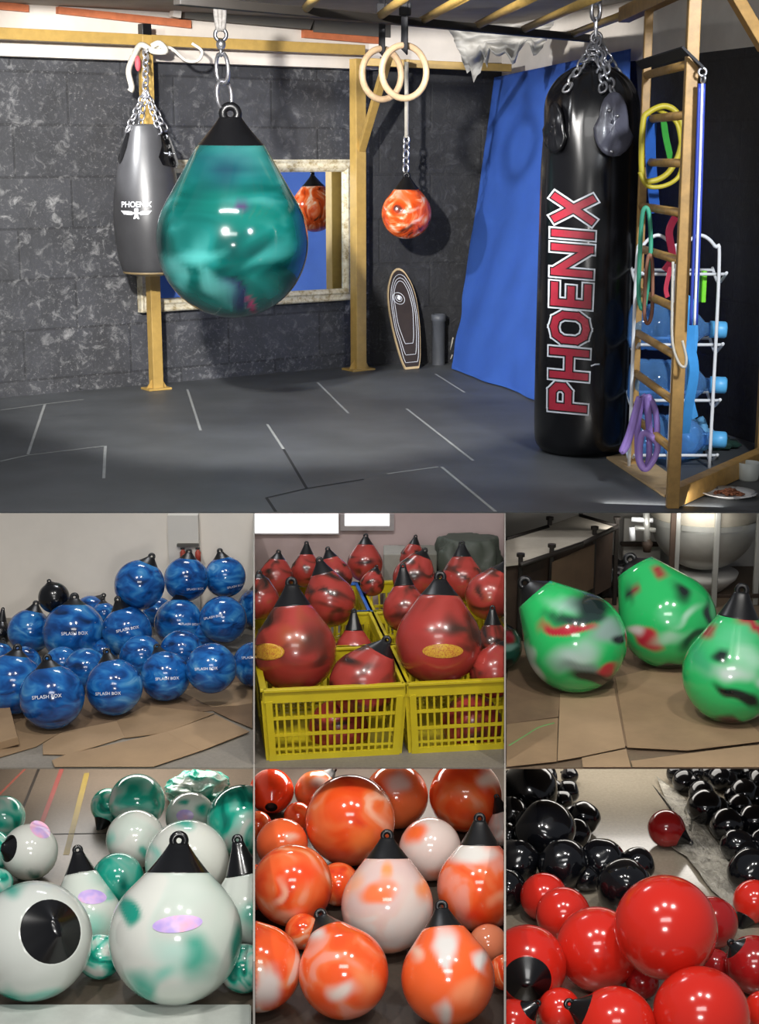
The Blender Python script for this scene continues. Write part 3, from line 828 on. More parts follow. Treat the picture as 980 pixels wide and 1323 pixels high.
# ------------------------------------------------------------------ long black bag with red lettering
YB = 9.25
bb = thing('heavy_bag', 'long black heavy bag with big red lettering hanging before the blue sheet', 'punching bag', pY(752, 586, YB))
rows = [(586, 20), (583, 45), (576, 57), (560, 62), (500, 63.5), (400, 64), (300, 64), (220, 64), (170, 63), (140, 61), (118, 55), (100, 42), (88, 24), (82, 8)]
axB = V((pY(757, 400, YB).x, YB, 0))
zr = [(pY(757, y, YB).z, W(h, pY(757, y, YB))) for y, h in rows]
def brad(z):
    for (a, r1), (b, r2) in zip(zr, zr[1:]):
        if a <= z <= b: return r1 + (r2 - r1) * (z - a) / (b - a)
    return 0.0
bm = NB(); pf = smooth_prof(zr, 5)
lathe(bm, axB, V((0, 0, 1)), [(zr[0][0] + 0.002, 0.0)] + pf + [(zr[-1][0] + 0.01, 0)], 96, close=False)
ztop = pY(757, 215, YB).z
for v in bm.verts:
    q = v.co - axB; th = math.atan2(q.y, q.x); k = max(0.0, min(1.0, (v.co.z - ztop) / 0.5))
    d = noise.noise(V((math.cos(th) * 2.2, math.sin(th) * 2.2, v.co.z * 2.0))) * 0.03 * k + abs(math.sin(th * 4 + v.co.z * 3)) ** 3 * -0.02 * k + noise.noise(V((math.cos(th) * 5, math.sin(th) * 5, v.co.z * 5))) * 0.012 * k
    v.co += V((q.x, q.y, 0)).normalized() * d if (abs(q.x) + abs(q.y)) > 1e-5 else V((0, 0, 0))
M['black_bag'] = pm('black_bag', '#0a0a0d', 0.24, 0, 0.2, 5, 0.04, 60, coat=0.15)
mk('body', bm, M['black_bag'], bb)
def bsurf(px, py, lift=0.004):
    for k in range(400):
        Y = YB - 0.36 + k * 0.001; P = pY(px, py, Y)
        if (P.x - axB.x) ** 2 + (P.y - YB) ** 2 <= (brad(P.z) + lift) ** 2: return P
    return pY(px, py, YB)
# lettering: strokes on a 0..w by 0..10 grid, read upwards
GL = {'P': (7.2, [[(1, 0), (1, 10)], [(1, 9.2), (5, 9.2), (6.3, 8), (6.3, 6.2), (5, 5), (1, 5)]]),
      'H': (8, [[(1, 0), (1, 10)], [(7, 0), (7, 10)], [(1, 5), (7, 5)]]),
      'O': (8.4, [[(4.2, 9.1), (2.2, 8.6), (1, 6.8), (1, 3.2), (2.2, 1.4), (4.2, 0.9), (6.2, 1.4), (7.4, 3.2), (7.4, 6.8), (6.2, 8.6), (4.2, 9.1)]]),
      'E': (6.8, [[(1, 0), (1, 10)], [(1, 9.1), (6.2, 9.1)], [(1, 5), (5.4, 5)], [(1, 0.9), (6.2, 0.9)]]),
      'N': (8.4, [[(1, 0), (1, 10)], [(1, 9.2), (7.4, 0.8)], [(7.4, 0), (7.4, 10)]]),
      'I': (3, [[(1.5, 0), (1.5, 10)]]),
      'X': (8, [[(0.9, 0.2), (7.1, 9.8)], [(0.9, 9.8), (7.1, 0.2)]])}
def stroke_bm(fn, wd, ext):
    bm = NB(); x = 0
    total = sum(GL[c][0] for c in 'PHOENIX') + 6 * 1.1
    for c in 'PHOENIX':
        for pl in GL[c][1]:
            n = len(pl)
            for i in range(n - 1):
                a, b = V((*pl[i], 0)), V((*pl[i + 1], 0)); d = (b - a).normalized(); s = V((-d.y, d.x, 0)) * wd
                ea = ext if (i == 0 and pl[0] != pl[-1]) else wd * 0.55; eb = ext if (i == n - 2 and pl[0] != pl[-1]) else wd * 0.55
                a, b = a - d * ea, b + d * eb
                k = max(2, int((b - a).length / 0.5)); rows_ = []
                for q in range(k + 1):
                    m = a + (b - a) * q / k
                    rows_.append([bm.verts.new(fn((m.x + s.x * t + x) / total, (m.y + s.y * t) / 10)) for t in (-1, -0.33, 0.33, 1)])
                for A, B in zip(rows_, rows_[1:]):
                    for t in range(3): bm.faces.new((A[t], A[t + 1], B[t + 1], B[t]))
        x += GL[c][0] + 1.1
    return bm
def lmap(lift):
    def fn(s, t):       # s along the word (upwards), t from the letters' feet (right) to their heads (left)
        py = 531 + (249 - 531) * s
        xl = 709 + (713 - 709) * s; xr = 757 + (769 - 757) * s
        py2 = py + (1 - 2 * (1 - t)) * -1.5 + (1 - t) * 1.5
        return bsurf(xr + (xl - xr) * t, py2, lift)
    return fn
mk('lettering_outline', stroke_bm(lmap(0.004), 1.62, 0.72), M['white_print'], bb, False)
mk('lettering_shadow_line', stroke_bm(lmap(0.0065), 1.2, 0.34), M['black_print'], bb, False)
mk('printed_lettering', stroke_bm(lmap(0.009), 0.88, 0.06), M['red_print'], bb, False)
bm = NB(); tube(bm, [bsurf(763, 473, 0.003), bsurf(768, 471, 0.004), bsurf(774, 470.5, 0.003)], 0.005, 6); mk('scuff', bm, M['white_print'], bb)
# hanging flaps sewn to the bag's shoulder
def flap(cx, cy, rx, ry):
    poly = [(cx + rx * math.cos(t) * (1 if math.sin(t) > 0 else 0.75), cy + ry * math.sin(t) * (1 if math.sin(t) > 0 else 1.2)) for t in [2 * math.pi * k / 20 for k in range(20)]]
    bm = patch(lambda x, y: bsurf(x, y, 0.03 + 0.006 * noise.noise(V((x * 0.1, y * 0.06, 1)))), poly, 8)
    ret = bmesh.ops.solidify(bm, geom=bm.faces[:], thickness=0.02); return bm
M['flap_vinyl'] = pm('flap_vinyl', '#565662', 0.3, 0, 0.12, 5, 0.05, 12, coat=0.2)
f1 = mk('hanging_flap', flap(791, 165, 25, 38), M['flap_vinyl'], bb)
bm = NB()
for x, y in ((787, 143), (790, 196), (797, 150)): ellipsoid(bm, bsurf(x, y, 0.052), 0.012, 0.012, 0.012, 10, 6)
mk('rivet', bm, M['steel'], f1)
mk('hanging_flap', flap(718, 168, 14, 30), M['black_bag'], bb)
hg = thing('bag_hanger', 'hook, ring and four chains carrying the long black bag', 'chain', pY(770, 40, YB))
bm = NB(); t0 = pY(770, 62, YB)
chain(bm, pY(770, -22, YB), pY(769, 24, YB), 0.11, 0.013); mk('hook_chain', bm, M['steel'], hg)
bm = NB(); beam(bm, pY(769, 22, YB), pY(770, 48, YB), 0.022, 0.022); torus(bm, pY(770, 49, YB), V((0, 1, 0)), 0.03, 0.009, 18, 8); mk('hook', bm, M['steel'], hg)
for a in (730, 118, -0.24), (779, 118, -0.26), (792, 122, -0.24), (748, 100, 0.15), (812, 118, 0.05):
    q = pY(a[0], a[1], YB + a[2]) if a[2] > -0.2 else bsurf(a[0], a[1], 0.02)
    bm = NB(); chain(bm, pY(770, 50, YB), q, 0.07, 0.0075); mk('chain', bm, M['steel'], hg)
bm = NB()
for k in range(9):
    torus(bm, pY(766 + 9 * noise.noise(V((k, 1, 0))) * 2, 60 + k * 2.2, YB - 0.03 * (k % 3)), V((noise.noise(V((k, 0, 3))), noise.noise(V((k, 5, 0))), 0.3)), 0.026, 0.007, 14, 6)
mk('link_cluster', bm, M['steel'], hg)

# ------------------------------------------------------------------ ladder frame
lr, ll = pZ(868, 656, Z_UP), pZ(816, 601, Z_UP); uS = (ll - lr).normalized(); nS = V((uS.y, -uS.x, 0))
lad = thing('stall_ladder', 'gold wooden wall-bar ladder standing right of the long black bag', 'ladder', lr)
ZL = CZ + 0.80
for b, wpx in ((lr, 15.5), (ll, 10)):
    bm = NB(); beam(bm, b, V((b.x, b.y, ZL + 0.12)), W(wpx, b), W(wpx, b) * 0.8, uS); mk('upright', bm, M['gold_wood'], lad, False)
for y in (82, 148, 211, 276, 338, 401, 462, 521, 584):
    z = pY(884 - (y - 80) * 0.035, y, lr.y).z
    bm = NB(); tube(bm, [V((lr.x, lr.y, z)), V((ll.x, ll.y, z))], 0.022, 12); mk('rung', bm, M['gold_wood'], lad)
bm = NB(); beam(bm, V((lr.x, lr.y, Z_UP + 0.055)), pZ(985, 590, Z_UP + 0.055), 0.07, 0.10); mk('base_rail', bm, M['gold_wood'], lad, False)
bm = NB(); beam(bm, V((lr.x, lr.y, ZL)) - uS * 0.3 , V((ll.x, ll.y, ZL)) + uS * 0.75, 0.07, 0.085); mk('top_rail', bm, M['gold_wood'], lad, False)
bm = NB(); beam(bm, V((lr.x, lr.y, ZL + .02)) , V((lr.x + 1.1, lr.y + 0.25, ZL + 0.08)), 0.07, 0.085); mk('top_rail', bm, M['gold_wood'], lad, False)
bm = NB(); pz = pZ(983, 588, Z_UP); beam(bm, pz, V((pz.x, pz.y, ZL + 0.1)), 0.07, 0.07); mk('upright', bm, M['gold_wood'], lad, False)
bm = NB(); beam(bm, pY(948, -6, lr.y + 0.2), pY(988, 62, lr.y + 0.25), 0.06, 0.06); mk('brace', bm, M['gold_wood'], lad, False)
bm = NB(); prism(bm, [pZ(x, y, Z_UP + 0.012) for x, y in ((783, 590), (858, 640), (884, 626), (822, 582))], V((0, 0, -0.011)))
solo('plywood_board', bm, pm('plywood', '#a98f68', 0.7, 0, 0.12, 10), 'flat plywood board on the floor under the ladder', 'board', smooth=False)
# strap and resistance tubes
root = thing('tube_set', 'blue resistance tubes hanging from a black strap on the ladder', 'resistance band', pY(897, 385, lr.y - 0.1))
bm = NB(); tube(bm, [pY(826, 84, ll.y - 0.06), pY(886, 66, lr.y - 0.06), pY(907, 88, lr.y - 0.06)], 0.1, flat=(0.012, 0.055)); mk('strap', bm, M['strap_black'], root, False)
bm = NB(); torus(bm, pY(907, 93, lr.y - 0.07), V((0, 1, 0)), 0.018, 0.006); torus(bm, pY(908, 102, lr.y - 0.07), V((1, 0.3, 0)), 0.018, 0.006); mk('carabiner', bm, M['steel'], root)
M['blue_rubber'] = pm('blue_rubber', '#2b3f9a', 0.4)
for x0, x1 in ((903, 892), (907, 897), (909, 899)):
    bm = NB(); tube(bm, curve([pY(x0, 108, lr.y - 0.07), pY((x0 + x1) / 2 + 0.5, 260, lr.y - 0.07), pY(x1, 420, lr.y - 0.07)], 8), 0.008, 8); mk('rubber_tube', bm, M['blue_rubber'] if x0 != 907 else M['white_metal'], root)
def loop(name, pts, Y, r, mat, label, cat='resistance band', closed=True, flat=None, group=None):
    bm = NB(); tube(bm, curve([pY(x, y, Y + (q[0] if q else 0)) for x, y, *q in pts], 7, closed), r, 10, closed, flat=flat)
    return solo(name, bm, mat, label, cat, group, smooth=flat is None)
YL = (lr.y + ll.y) / 2
M['yellow_rubber'] = pm('yellow_rubber', '#b5a62c', 0.5)
loop('hose_coil', [(830, 160), (838, 145), (858, 137), (874, 146), (881, 170), (876, 200), (862, 224), (842, 234), (829, 226)], YL + 0.25, 0.016, M['yellow_rubber'], 'yellow hose coil hanging on the upper ladder rungs', 'hose')
loop('resistance_band', [(826, 222), (836, 240), (858, 240), (876, 228), (880, 205, .05), (874, 160, .05), (850, 142, .1)], YL + 0.2, 0.012, M['yellow_rubber'], 'thin yellow tube looped inside the hose coil', closed=False)
loop('resistance_band', [(842, 150), (840, 200), (846, 275)], YL + 0.35, 0.02, pm('band_blue', '#2c5cae', 0.5), 'wide flat blue band behind the yellow hose', closed=False, flat=(0.09, 0.006))
loop('resistance_band', [(856, 150), (860, 178), (866, 205)], YL + 0.3, 0.02, pm('band_green', '#3c9a3e', 0.5), 'short flat green band behind the yellow hose', closed=False, flat=(0.05, 0.006))
loop('resistance_band', [(830, 274), (826, 330), (825, 385), (832, 396), (840, 330), (838, 276)], YL + 0.1, 0.012, pm('band_mint', '#3fa080', 0.5), 'mint green loop band hanging over a middle rung')
loop('resistance_band', [(836, 336), (832, 400), (836, 418), (842, 400), (842, 338)], YL + 0.08, 0.010, pm('band_brown', '#8a5c46', 0.5), 'thin brown loop band beside the mint green one')
loop('resistance_band', [(872, 280), (864, 300), (868, 332), (858, 350)], YL + 0.4, 0.02, pm('band_red', '#8e2238', 0.5), 'dark red band hanging behind the right ladder upright', closed=False, flat=(0.06, 0.006))
loop('resistance_band', [(866, 345), (860, 372), (862, 384)], YL + 0.3, 0.02, pm('band_pink', '#d2475c', 0.5), 'short pinkish red band above the top water bottle', closed=False, flat=(0.035, 0.006))
M['lavender'] = pm('lavender', '#9478c0', 0.5)
for k, (pts, lb) in enumerate((([(832, 512), (824, 545), (824, 590), (832, 606), (838, 590), (837, 545)], 'lavender loop band, middle of the three on the low rung'),
                   ([(836, 512), (846, 530), (848, 560), (840, 562), (838, 540)], 'short thick lavender loop on the low rung'),
                   ([(826, 512), (812, 560), (803, 583), (812, 570)], 'lavender band trailing from the low rung towards the black bag'),
                   ([(848, 572), (846, 590), (834, 606), (826, 592), (830, 560)], 'lavender loop band lying lowest, almost on the plywood'))):
    loop('resistance_band', pts, YL - 0.05 - 0.03 * k, 0.017, M['lavender'], lb)
loop('resistance_band', [(882, 386), (893, 398), (890, 440), (896, 480), (888, 530), (884, 560)], lr.y + 0.12, 0.02, pm('band_sky', '#3f8fd0', 0.5), 'long sky blue flat band hanging beside the bottle caps', closed=False, flat=(0.07, 0.008))
loop('resistance_band', [(888, 392), (897, 430), (890, 500), (897, 540)], lr.y + 0.16, 0.02, pm('band_sky_b', '#4b9bdc', 0.5), 'second sky blue flat band behind the long one', closed=False, flat=(0.05, 0.008))
loop('white_cable', [(869, 338), (868, 380), (868, 440), (876, 468), (884, 474), (886, 462), (881, 440)], lr.y - 0.10, 0.007, M['rope_white'], 'thin white cable hanging down the right ladder upright', 'cable', closed=False)
# bottle rack
YR = 8.9
rack = thing('bottle_rack', 'white wire rack holding the three large water bottles', 'rack', pZ(868, 600, Z_UP))
fz = Z_UP
for Yk in (YR - 0.20, YR + 0.18):
    bm = NB()
    for xa, xb in ((816, 867), (869, 921)):
        a, b = pY(xa, 500, Yk), pY(xb, 500, Yk); zt = pY(868, 318, Yk).z
        tube(bm, curve([V((a.x, Yk, fz)), V((a.x, Yk, zt - 0.12)), V((a.x + 0.03, Yk, zt)), V(((a.x + b.x) / 2, Yk, zt + 0.06)), V((b.x - 0.03, Yk, zt)), V((b.x, Yk, zt - 0.12)), V((b.x, Yk, fz))], 6), 0.010, 8)
    mk('arch_frame', bm, M['white_metal'], rack)
jug_y = (421, 492, 562)
def jz(y): return pY(865, y, YR).z
JR = W(30, pY(865, 490, YR))
for y in jug_y + (365,):
    zz = jz(y) - JR - 0.014 if y != 365 else jz(365)
    a, b = pY(816, 500, YR).x, pY(921, 500, YR).x
    bm = NB()
    for Yk in (YR - 0.17, YR + 0.15): tube(bm, [V((a, Yk, zz + 0.06)), V((b, Yk, zz + 0.06))], 0.009, 8)
    for x in (a, (a + b) / 2, b): tube(bm, curve([V((x, YR - 0.2, zz + 0.07)), V((x, YR, zz)), V((x, YR + 0.18, zz + 0.07))], 5), 0.009, 8)
    mk('shelf', bm, M['white_metal'], rack)
s = NT('jug_plastic'); s.base('#6fa6e0'); s.set(Roughness=0.07, Coat_Weight=0.6)
tr_ = s.n('BsdfTransparent'); tr_.inputs[0].default_value = (0.62, 0.80, 1.0, 1); lw = s.n('LayerWeight'); lw.inputs[0].default_value = 0.35
mr = s.n('MapRange'); mr.inputs[3].default_value = 0.22; mr.inputs[4].default_value = 0.85; s.l(lw.outputs['Facing'], mr.inputs[0])
mx = s.n('MixShader'); s.l(mr.outputs[0], mx.inputs[0]); s.l(tr_.outputs[0], mx.inputs[1]); s.l(s.b.outputs[0], mx.inputs[2]); s.l(mx.outputs[0], s.t.nodes['Material Output'].inputs[0]); M['jug'] = s.m
M['cap_blue'] = pm('cap_blue', '#5db4ea', 0.4)
for y, lb in zip(jug_y, ('topmost blue plastic water bottle lying in the white rack', 'middle blue plastic water bottle lying in the white rack', 'lowest blue plastic water bottle lying in the white rack')):
    x0, x1 = pY(811, y, YR).x, pY(918, y, YR).x; L = x1 - x0; c = V((x0, YR, jz(y)))
    if y == jug_y[2]: c.z = jz(y)
    r = thing('water_bottle', lb, 'water bottle', V((x0 + L / 2, YR, c.z - JR)), 'water bottles in the white rack')
    bm = NB()
    pf = [(0, 0.0), (0.0, 0.6), (0.03, 0.92), (0.08, 1.0), (0.20, 1.0), (0.225, 0.95), (0.25, 1.0), (0.40, 1.0), (0.425, 0.95), (0.45, 1.0), (0.60, 1.0), (0.68, 0.97), (0.8, 0.72), (0.88, 0.42), (0.91, 0.30), (1.0, 0.28), (1.0, 0.0)]
    lathe(bm, c, V((1, -0.12, -0.03)), [(a * L, b * JR) for a, b in pf], 40, close=False); mk('bottle', bm, M['jug'], r)
    axj = V((1, -0.12, -0.03)).normalized()
    bm = NB(); lathe(bm, c + axj * (L * 0.97), axj, [(0, 0.34 * JR), (0, 0.36 * JR), (0.085, 0.36 * JR), (0.095, 0.3 * JR), (0.095, 0)], 24); mk('cap', bm, M['cap_blue'], r)
# neon green sleeves standing on the rack
M['neon'] = pm('neon', '#7de02c', 0.5)
for xa, xb, ya, yb, lb in ((897, 904, 353, 392, 'left bright green foam sleeve with dark marks above the bottles'), (905, 913, 350, 391, 'right bright green foam sleeve above the bottles')):
    r = thing('foam_sleeve', lb, 'sleeve', pY((xa + xb) / 2, yb, YR - 0.1))
    a, b = pY(xa, yb, YR - 0.1), pY(xb, ya, YR - 0.1); bm = NB(); box(bm, (a.x, YR - 0.11, a.z), (b.x, YR - 0.06, b.z), 0.006); mk('sleeve', bm, M['neon'], r, False)
    if xa == 897:
        bm = NB()
        for k in range(5): zq = a.z + (b.z - a.z) * (0.12 + 0.17 * k); box(bm, (a.x + 0.006, YR - 0.113, zq), (b.x - 0.008, YR - 0.109, zq + 0.016))
        mk('dark_marks', bm, M['black_print'], r, False)
# light blue plastic bag under the rack, dark green cloth
bm = NB(); bmesh.ops.create_icosphere(bm, subdivisions=4, radius=1)
c = pZ(891, 592, Z_UP)
for v in bm.verts:
    q = v.co.copy(); k = 1 + 0.35 * noise.noise(q * 2.2) + 0.14 * noise.noise(q * 6)
    v.co = c + V((q.x * 0.125 * k, q.y * 0.1 * k, max(-0.0, 0.12 + q.z * 0.12 * k)))
s = NT('bag_film'); s.base('#7cc0ee'); s.set(Roughness=0.2, Transmission_Weight=0.35); 
solo('plastic_bag', bm, s.m, 'crumpled light blue plastic bag on the floor under the bottles', 'bag')
bm = NB(); bmesh.ops.create_icosphere(bm, subdivisions=3, radius=1); c = pZ(925, 583, Z_UP)
for v in bm.verts:
    q = v.co.copy(); k = 1 + 0.4 * noise.noise(q * 2.5)
    v.co = c + V((q.x * 0.15 * k, q.y * 0.12 * k + 0.1, max(0, 0.03 + q.z * 0.04 * k)))
solo('folded_cloth', bm, pm('cloth_green', '#14352c', 0.8), 'dark green cloth lying behind the blue plastic bag', 'cloth')
# plate with kibble, glass bowl
pc = pZ(941, 641, Z_UP); pr = W(36, pc)
bm = NB(); lathe(bm, pc, V((0, 0, 1)), [(0, 0), (0.0, pr * 0.6), (0.006, pr * 0.64), (0.020, pr), (0.025, pr), (0.012, pr * 0.66), (0.008, 0)], 48, close=False)
s = NT('china'); f = s.noise(obco(s), 22, 2); s.base(s.ramp(f, [(0.60, '#e8e8e6'), (0.66, '#9a9aa0')])); s.set(Roughness=0.2)
solo('plate', bm, s.m, 'white oval plate with a faint pattern on the floor by the ladder', 'plate')
bm = NB(); rnd = random.Random(3)
for k in range(170):
    a = rnd.uniform(0, 6.28); d = abs(rnd.gauss(0, 0.36)) * pr; x, y = math.cos(a) * d * 0.9, math.sin(a) * d * 0.7
    if d > 0.62 * pr: continue
    ellipsoid(bm, pc + V((x, y, 0.014 + max(0, 0.028 - d * 0.22) * rnd.random())), 0.010, 0.009, 0.006, 7, 5)
solo('dry_food', bm, pm('kibble', '#7d4a30', 0.8, 0, 0.3, 40), 'small heap of brown dry pet food on the white plate', 'pet food')['kind'] = 'stuff'
gc = pZ(966, 620, Z_UP); gr = W(15, gc)
bm = NB(); lathe(bm, gc, V((0, 0, 1)), [(0, 0), (0, gr * 0.8), (0.01, gr * 0.86), (0.10, gr), (0.10, gr * 0.94), (0.02, gr * 0.8), (0.015, 0)], 36, close=False)
s = NT('clear_tub'); s.base('#e6eae4'); s.set(Roughness=0.1, Transmission_Weight=0.6, IOR=1.2)
solo('plastic_tub', bm, s.m, 'small clear plastic tub on the floor behind the plate', 'tub')
# ================================================================== LOWER TERRACES: structure
def floor_piece(name, xl, xr, y0, y1, z, mat, th=0.006):
    """xl / xr: x value or a side-plane key"""
    gx = lambda k, y: px_side(k, y, z) if k in SIDE else k
    bm = NB(); prism(bm, [V((gx(xl, y0), y0, z)), V((gx(xr, y0), y0, z)), V((gx(xr, y1), y1, z)), V((gx(xl, y1), y1, z))], V((0, 0, -th)))
    return struct(name, bm, mat)
def concrete(name, c1, c2, rough, scale=2.5, coat=0.0):
    s = NT(name); co = obco(s); n1 = s.noise(co, scale, 5, 0.6); n2 = s.noise(co, 70, 4, 0.7)
    c = s.mix(1.0, s.ramp(n1, [(0.3, c1), (0.7, c2)]), s.ramp(n2, [(0.3, (0.85, 0.85, 0.85, 1)), (0.7, (1.08, 1.08, 1.08, 1))]), 'MULTIPLY')
    s.base(c); s.set(Roughness=rough, Coat_Weight=coat, Coat_Roughness=0.08); return s.m
M['conc_a'] = concrete('concrete_floor_grey', '#7d766c', '#8f887d', 0.6)
M['conc_b'] = concrete('concrete_floor_mid', '#6a645c', '#7b756c', 0.5)
M['conc_c'] = concrete('concrete_floor_brown', '#6a5a49', '#7d6a56', 0.5)
M['court'] = concrete('court_floor', '#5c5146', '#6a5e52', 0.35, 1.5)
M['dark_floor'] = concrete('dark_floor', '#37302a', '#463d35', 0.5)
M['polished'] = concrete('polished_floor', '#857d6e', '#948b7c', 0.22, 1.2, 0.3)
XL, XR = -2.9, 2.9
floor_piece('floor', XL, 328, Y_MID, 7.70, Z_MID, M['conc_a'])
floor_piece('floor', 328, 652, Y_MID, 7.70, Z_MID, M['conc_b'])
floor_piece('floor', 652, XR, Y_MID, 8.75, Z_MID, M['conc_c'])
floor_piece('floor', XL, 328, 3.7, 8.4, 0.0, M['court'], 0.1)
floor_piece('floor', 328, 652, 3.7, 8.4, 0.0, M['dark_floor'], 0.1)
floor_piece('floor', 652, XR, 3.7, 8.4, 0.0, M['polished'], 0.1)
bm = NB(); box(bm, (XL, 8.4, -0.1), (XR, 8.5, Z_MID - 0.01)); struct('wall_far', bm, M['board_grey'])
def fwall(name, xl, xr, Y, z0, z1, mat):
    gx = lambda k, z: px_side(k, Y, z) if k in SIDE else k
    bm = NB(); prism(bm, [V((gx(xl, z0), Y, z0)), V((gx(xr, z0), Y, z0)), V((gx(xr, z1), Y, z1)), V((gx(xl, z1), Y, z1))], V((0, 0.08, 0)))
    return struct(name, bm, mat)
M['wall_cream'] = pm('wall_cream', '#eae2d6', 0.85, 0, 0.05, 3, 0.1, 30)
M['wall_pink'] = pm('wall_pink', '#b7a3a1', 0.85, 0, 0.08, 3, 0.1, 30)
M['wall_white'] = pm('wall_white', '#b9b5ae', 0.85, 0, 0.06, 3)
M['divider'] = pm('divider_board', '#a7a29b', 0.8, 0, 0.04, 3)
ZT = Z_UP - 0.006
fwall('wall_left', XL, 328, Y_UP, Z_MID, ZT, M['wall_cream'])
fwall('wall_mid', 328, 652, Y_UP, Z_MID, ZT, M['wall_pink'])
fwall('wall_right', 652, XR, 8.6, Z_MID, ZT, M['wall_white'])
def divider(px, y0, y1, z0, z1):
    bm = NB(); p0, n = SIDE[px]; t = 0.003
    pts = [V((px_side(px, y, z), y, z)) for y, z in ((y0, z0), (y1, z0), (y1, z1), (y0, z1))]
    prism(bm, [p - n * t for p in pts], n * (2 * t)); return struct('wall_partition', bm, M['divider'])
divider(328, 5.62, Y_UP, Z_MID, ZT); divider(652, 5.62, 8.6, Z_MID, ZT)
for px in (328, 652):
    divider(px, 4.1, 5.6, 0, 0.46); divider(px, 5.6, 7.4, 0, Z_MID - 0.007)

# ------------------------------------------------------------------ MIDDLE LEFT: blue bags
def z0(x, y): return (x / 2.988, 661 + y / 2.988)
def z1(x, y): return (328 + x / 3.025, 661 + y / 3.025)
def z2(x, y): return (652 + x / 2.988, 661 + y / 2.988)
def z3(x, y): return (x / 2.988, 992 + y / 2.988)
def z4(x, y): return (328 + x / 3.025, 992 + y / 3.025)
def z5(x, y): return (652 + x / 2.988, 992 + y / 2.988)
M['pillar_white'] = pm('pillar_white', '#d8d3ca', 0.85, 0, 0.04, 3)
xa, xb = pY(219, 700, Y_UP).x, pY(258, 700, Y_UP).x
bm = NB(); box(bm, (xa, Y_UP - 0.05, Z_MID), (xb, Y_UP, ZT)); struct('trim_5', bm, M['pillar_white'])
def wallbox(name, poly, Y, th, mat, label, cat):
    bm = NB(); prism(bm, [pY(x, y, Y) for x, y in poly], V((0, -th, 0))); return solo(name, bm, mat, label, cat, smooth=False)
wallbox('wall_bracket', [z0(684, 122), z0(768, 122), z0(768, 132), z0(684, 132)], Y_UP - 0.05, 0.02, M['board_grey'], 'thin dark bracket on the white pillar behind the blue bags', 'bracket')
for x, lb in ((706, 'left red extinguisher on the white pillar'), (764, 'right red extinguisher on the white pillar')):
    c = pY(*z0(x, 165), Y_UP - 0.075); r = thing('fire_extinguisher', lb, 'fire extinguisher', c - V((0, 0, .04)), 'extinguishers on the white pillar')
    bm = NB(); lathe(bm, c - V((0, 0, .04)), V((0, 0, 1)), [(0, 0), (0, .014), (.05, .015), (.062, .007), (.068, .005), (.068, 0)], 16); mk('cylinder', bm, pm('extinguisher_red', '#b34a3a', .4), r)
    bm = NB(); box(bm, c + V((-.012, -.006, .026)), c + V((.010, .006, .034)), .002); mk('valve', bm, M['black_rubber'], r, False)
bm = NB()
M['blue_marble'] = marble('blue_marble', [(0.28, '#0a2850'), (0.42, '#12478a'), (0.55, '#1c64ac'), (0.66, '#3a82bc'), (0.78, '#74a8cf')], 2.2, 1.0, 0.14, 0.4, 2.5, (1, 1, 2.0))
BLUE = [ # cx, cy, r, axis, tip, text, label   (zoom coordinates)
 (200, 715, 125, (-0.15, 1, 0.05), 1.34, (-0.15, 0.0, 0.88, 5), 'big blue bag in the front row, second from the left edge', []),
 (50, 665, 118, (0.1, 1, 0.05), 1.32, None, 'blue bag in the bottom row cut off by the left edge of the photo', []),
 (440, 678, 110, (-0.22, 1, -0.1), 1.42, (-0.2, -0.22, 0.86, 2), 'blue bag in the front row, right of the big one', []),
 (638, 635, 97, (-0.3, 1, -0.5), 1.5, (0.07, -0.1, 0.92, 3), 'blue bag in the front row, second from the right partition', []),
 (815, 605, 98, (-0.3, 0.9, -0.8), 1.3, (-0.2, -0.02, 0.88, 3), 'blue bag in the front row nearest the right partition', []),
 (985, 590, 88, (0.5, 1, -0.4), 1.3, (-0.15, 0.3, 0.9, 3), 'blue bag of the front row cut off by the right partition', [(328, -1)]),
 (285, 468, 120, (0.0, 1, 0.05), 1.30, (0.02, -0.02, 0.82, 2), 'big blue bag on top of the front row, left of the middle', []),
 (115, 462, 86, (0.2, 1, 0.05), 1.42, None, 'blue bag behind and left of the big raised one', []),
 (490, 462, 96, (-0.3, 1, 0.0), 1.48, (0.02, 0.08, 0.9, 12), 'blue bag of the middle layer with white writing, under the black-capped top left one', []),
 (690, 430, 95, (0.03, 1, -0.1), 1.4, (0.42, -0.05, 0.75, -2), 'blue bag at the centre of the middle layer with its cap upright', []),
 (860, 418, 92, (0.1, 0.3, -1), 1.3, (-0.4, 0.12, 0.8, 12), 'blue bag of the middle layer with no cap in sight, right of the centre', []),
 (990, 372, 76, (0.0, 1, 0.0), 1.4, None, 'blue bag of the upper layer cut off by the right partition', [(328, -1)]),
 (538, 283, 97, (0.42, 1, 0.05), 1.38, None, 'topmost blue bag on the left with its cap tilted right', []),
 (718, 260, 86, (0.1, 1, 0.05), 1.38, (0.4, -0.45, 0.75, 3), 'top blue bag in the middle, before the white pillar', []),
 (868, 252, 80, (-0.2, 1, 0.05), 1.42, (0.5, -0.45, 0.8, 12), 'top blue bag on the right, near the partition', []),
 (350, 390, 66, (0.65, 0.9, 0.0), 1.4, None, 'blue bag mostly hidden behind the big raised one', []),
 (402, 400, 50, (-0.1, 1, 0.0), 1.35, None, 'small blue bag peeping out with a black cap behind the middle layer', []),
 (-6, 560, 58, (0.25, 1, 0.0), 1.3, None, 'blue bag far left behind the bottom row, cut off by the photo edge', []),
]
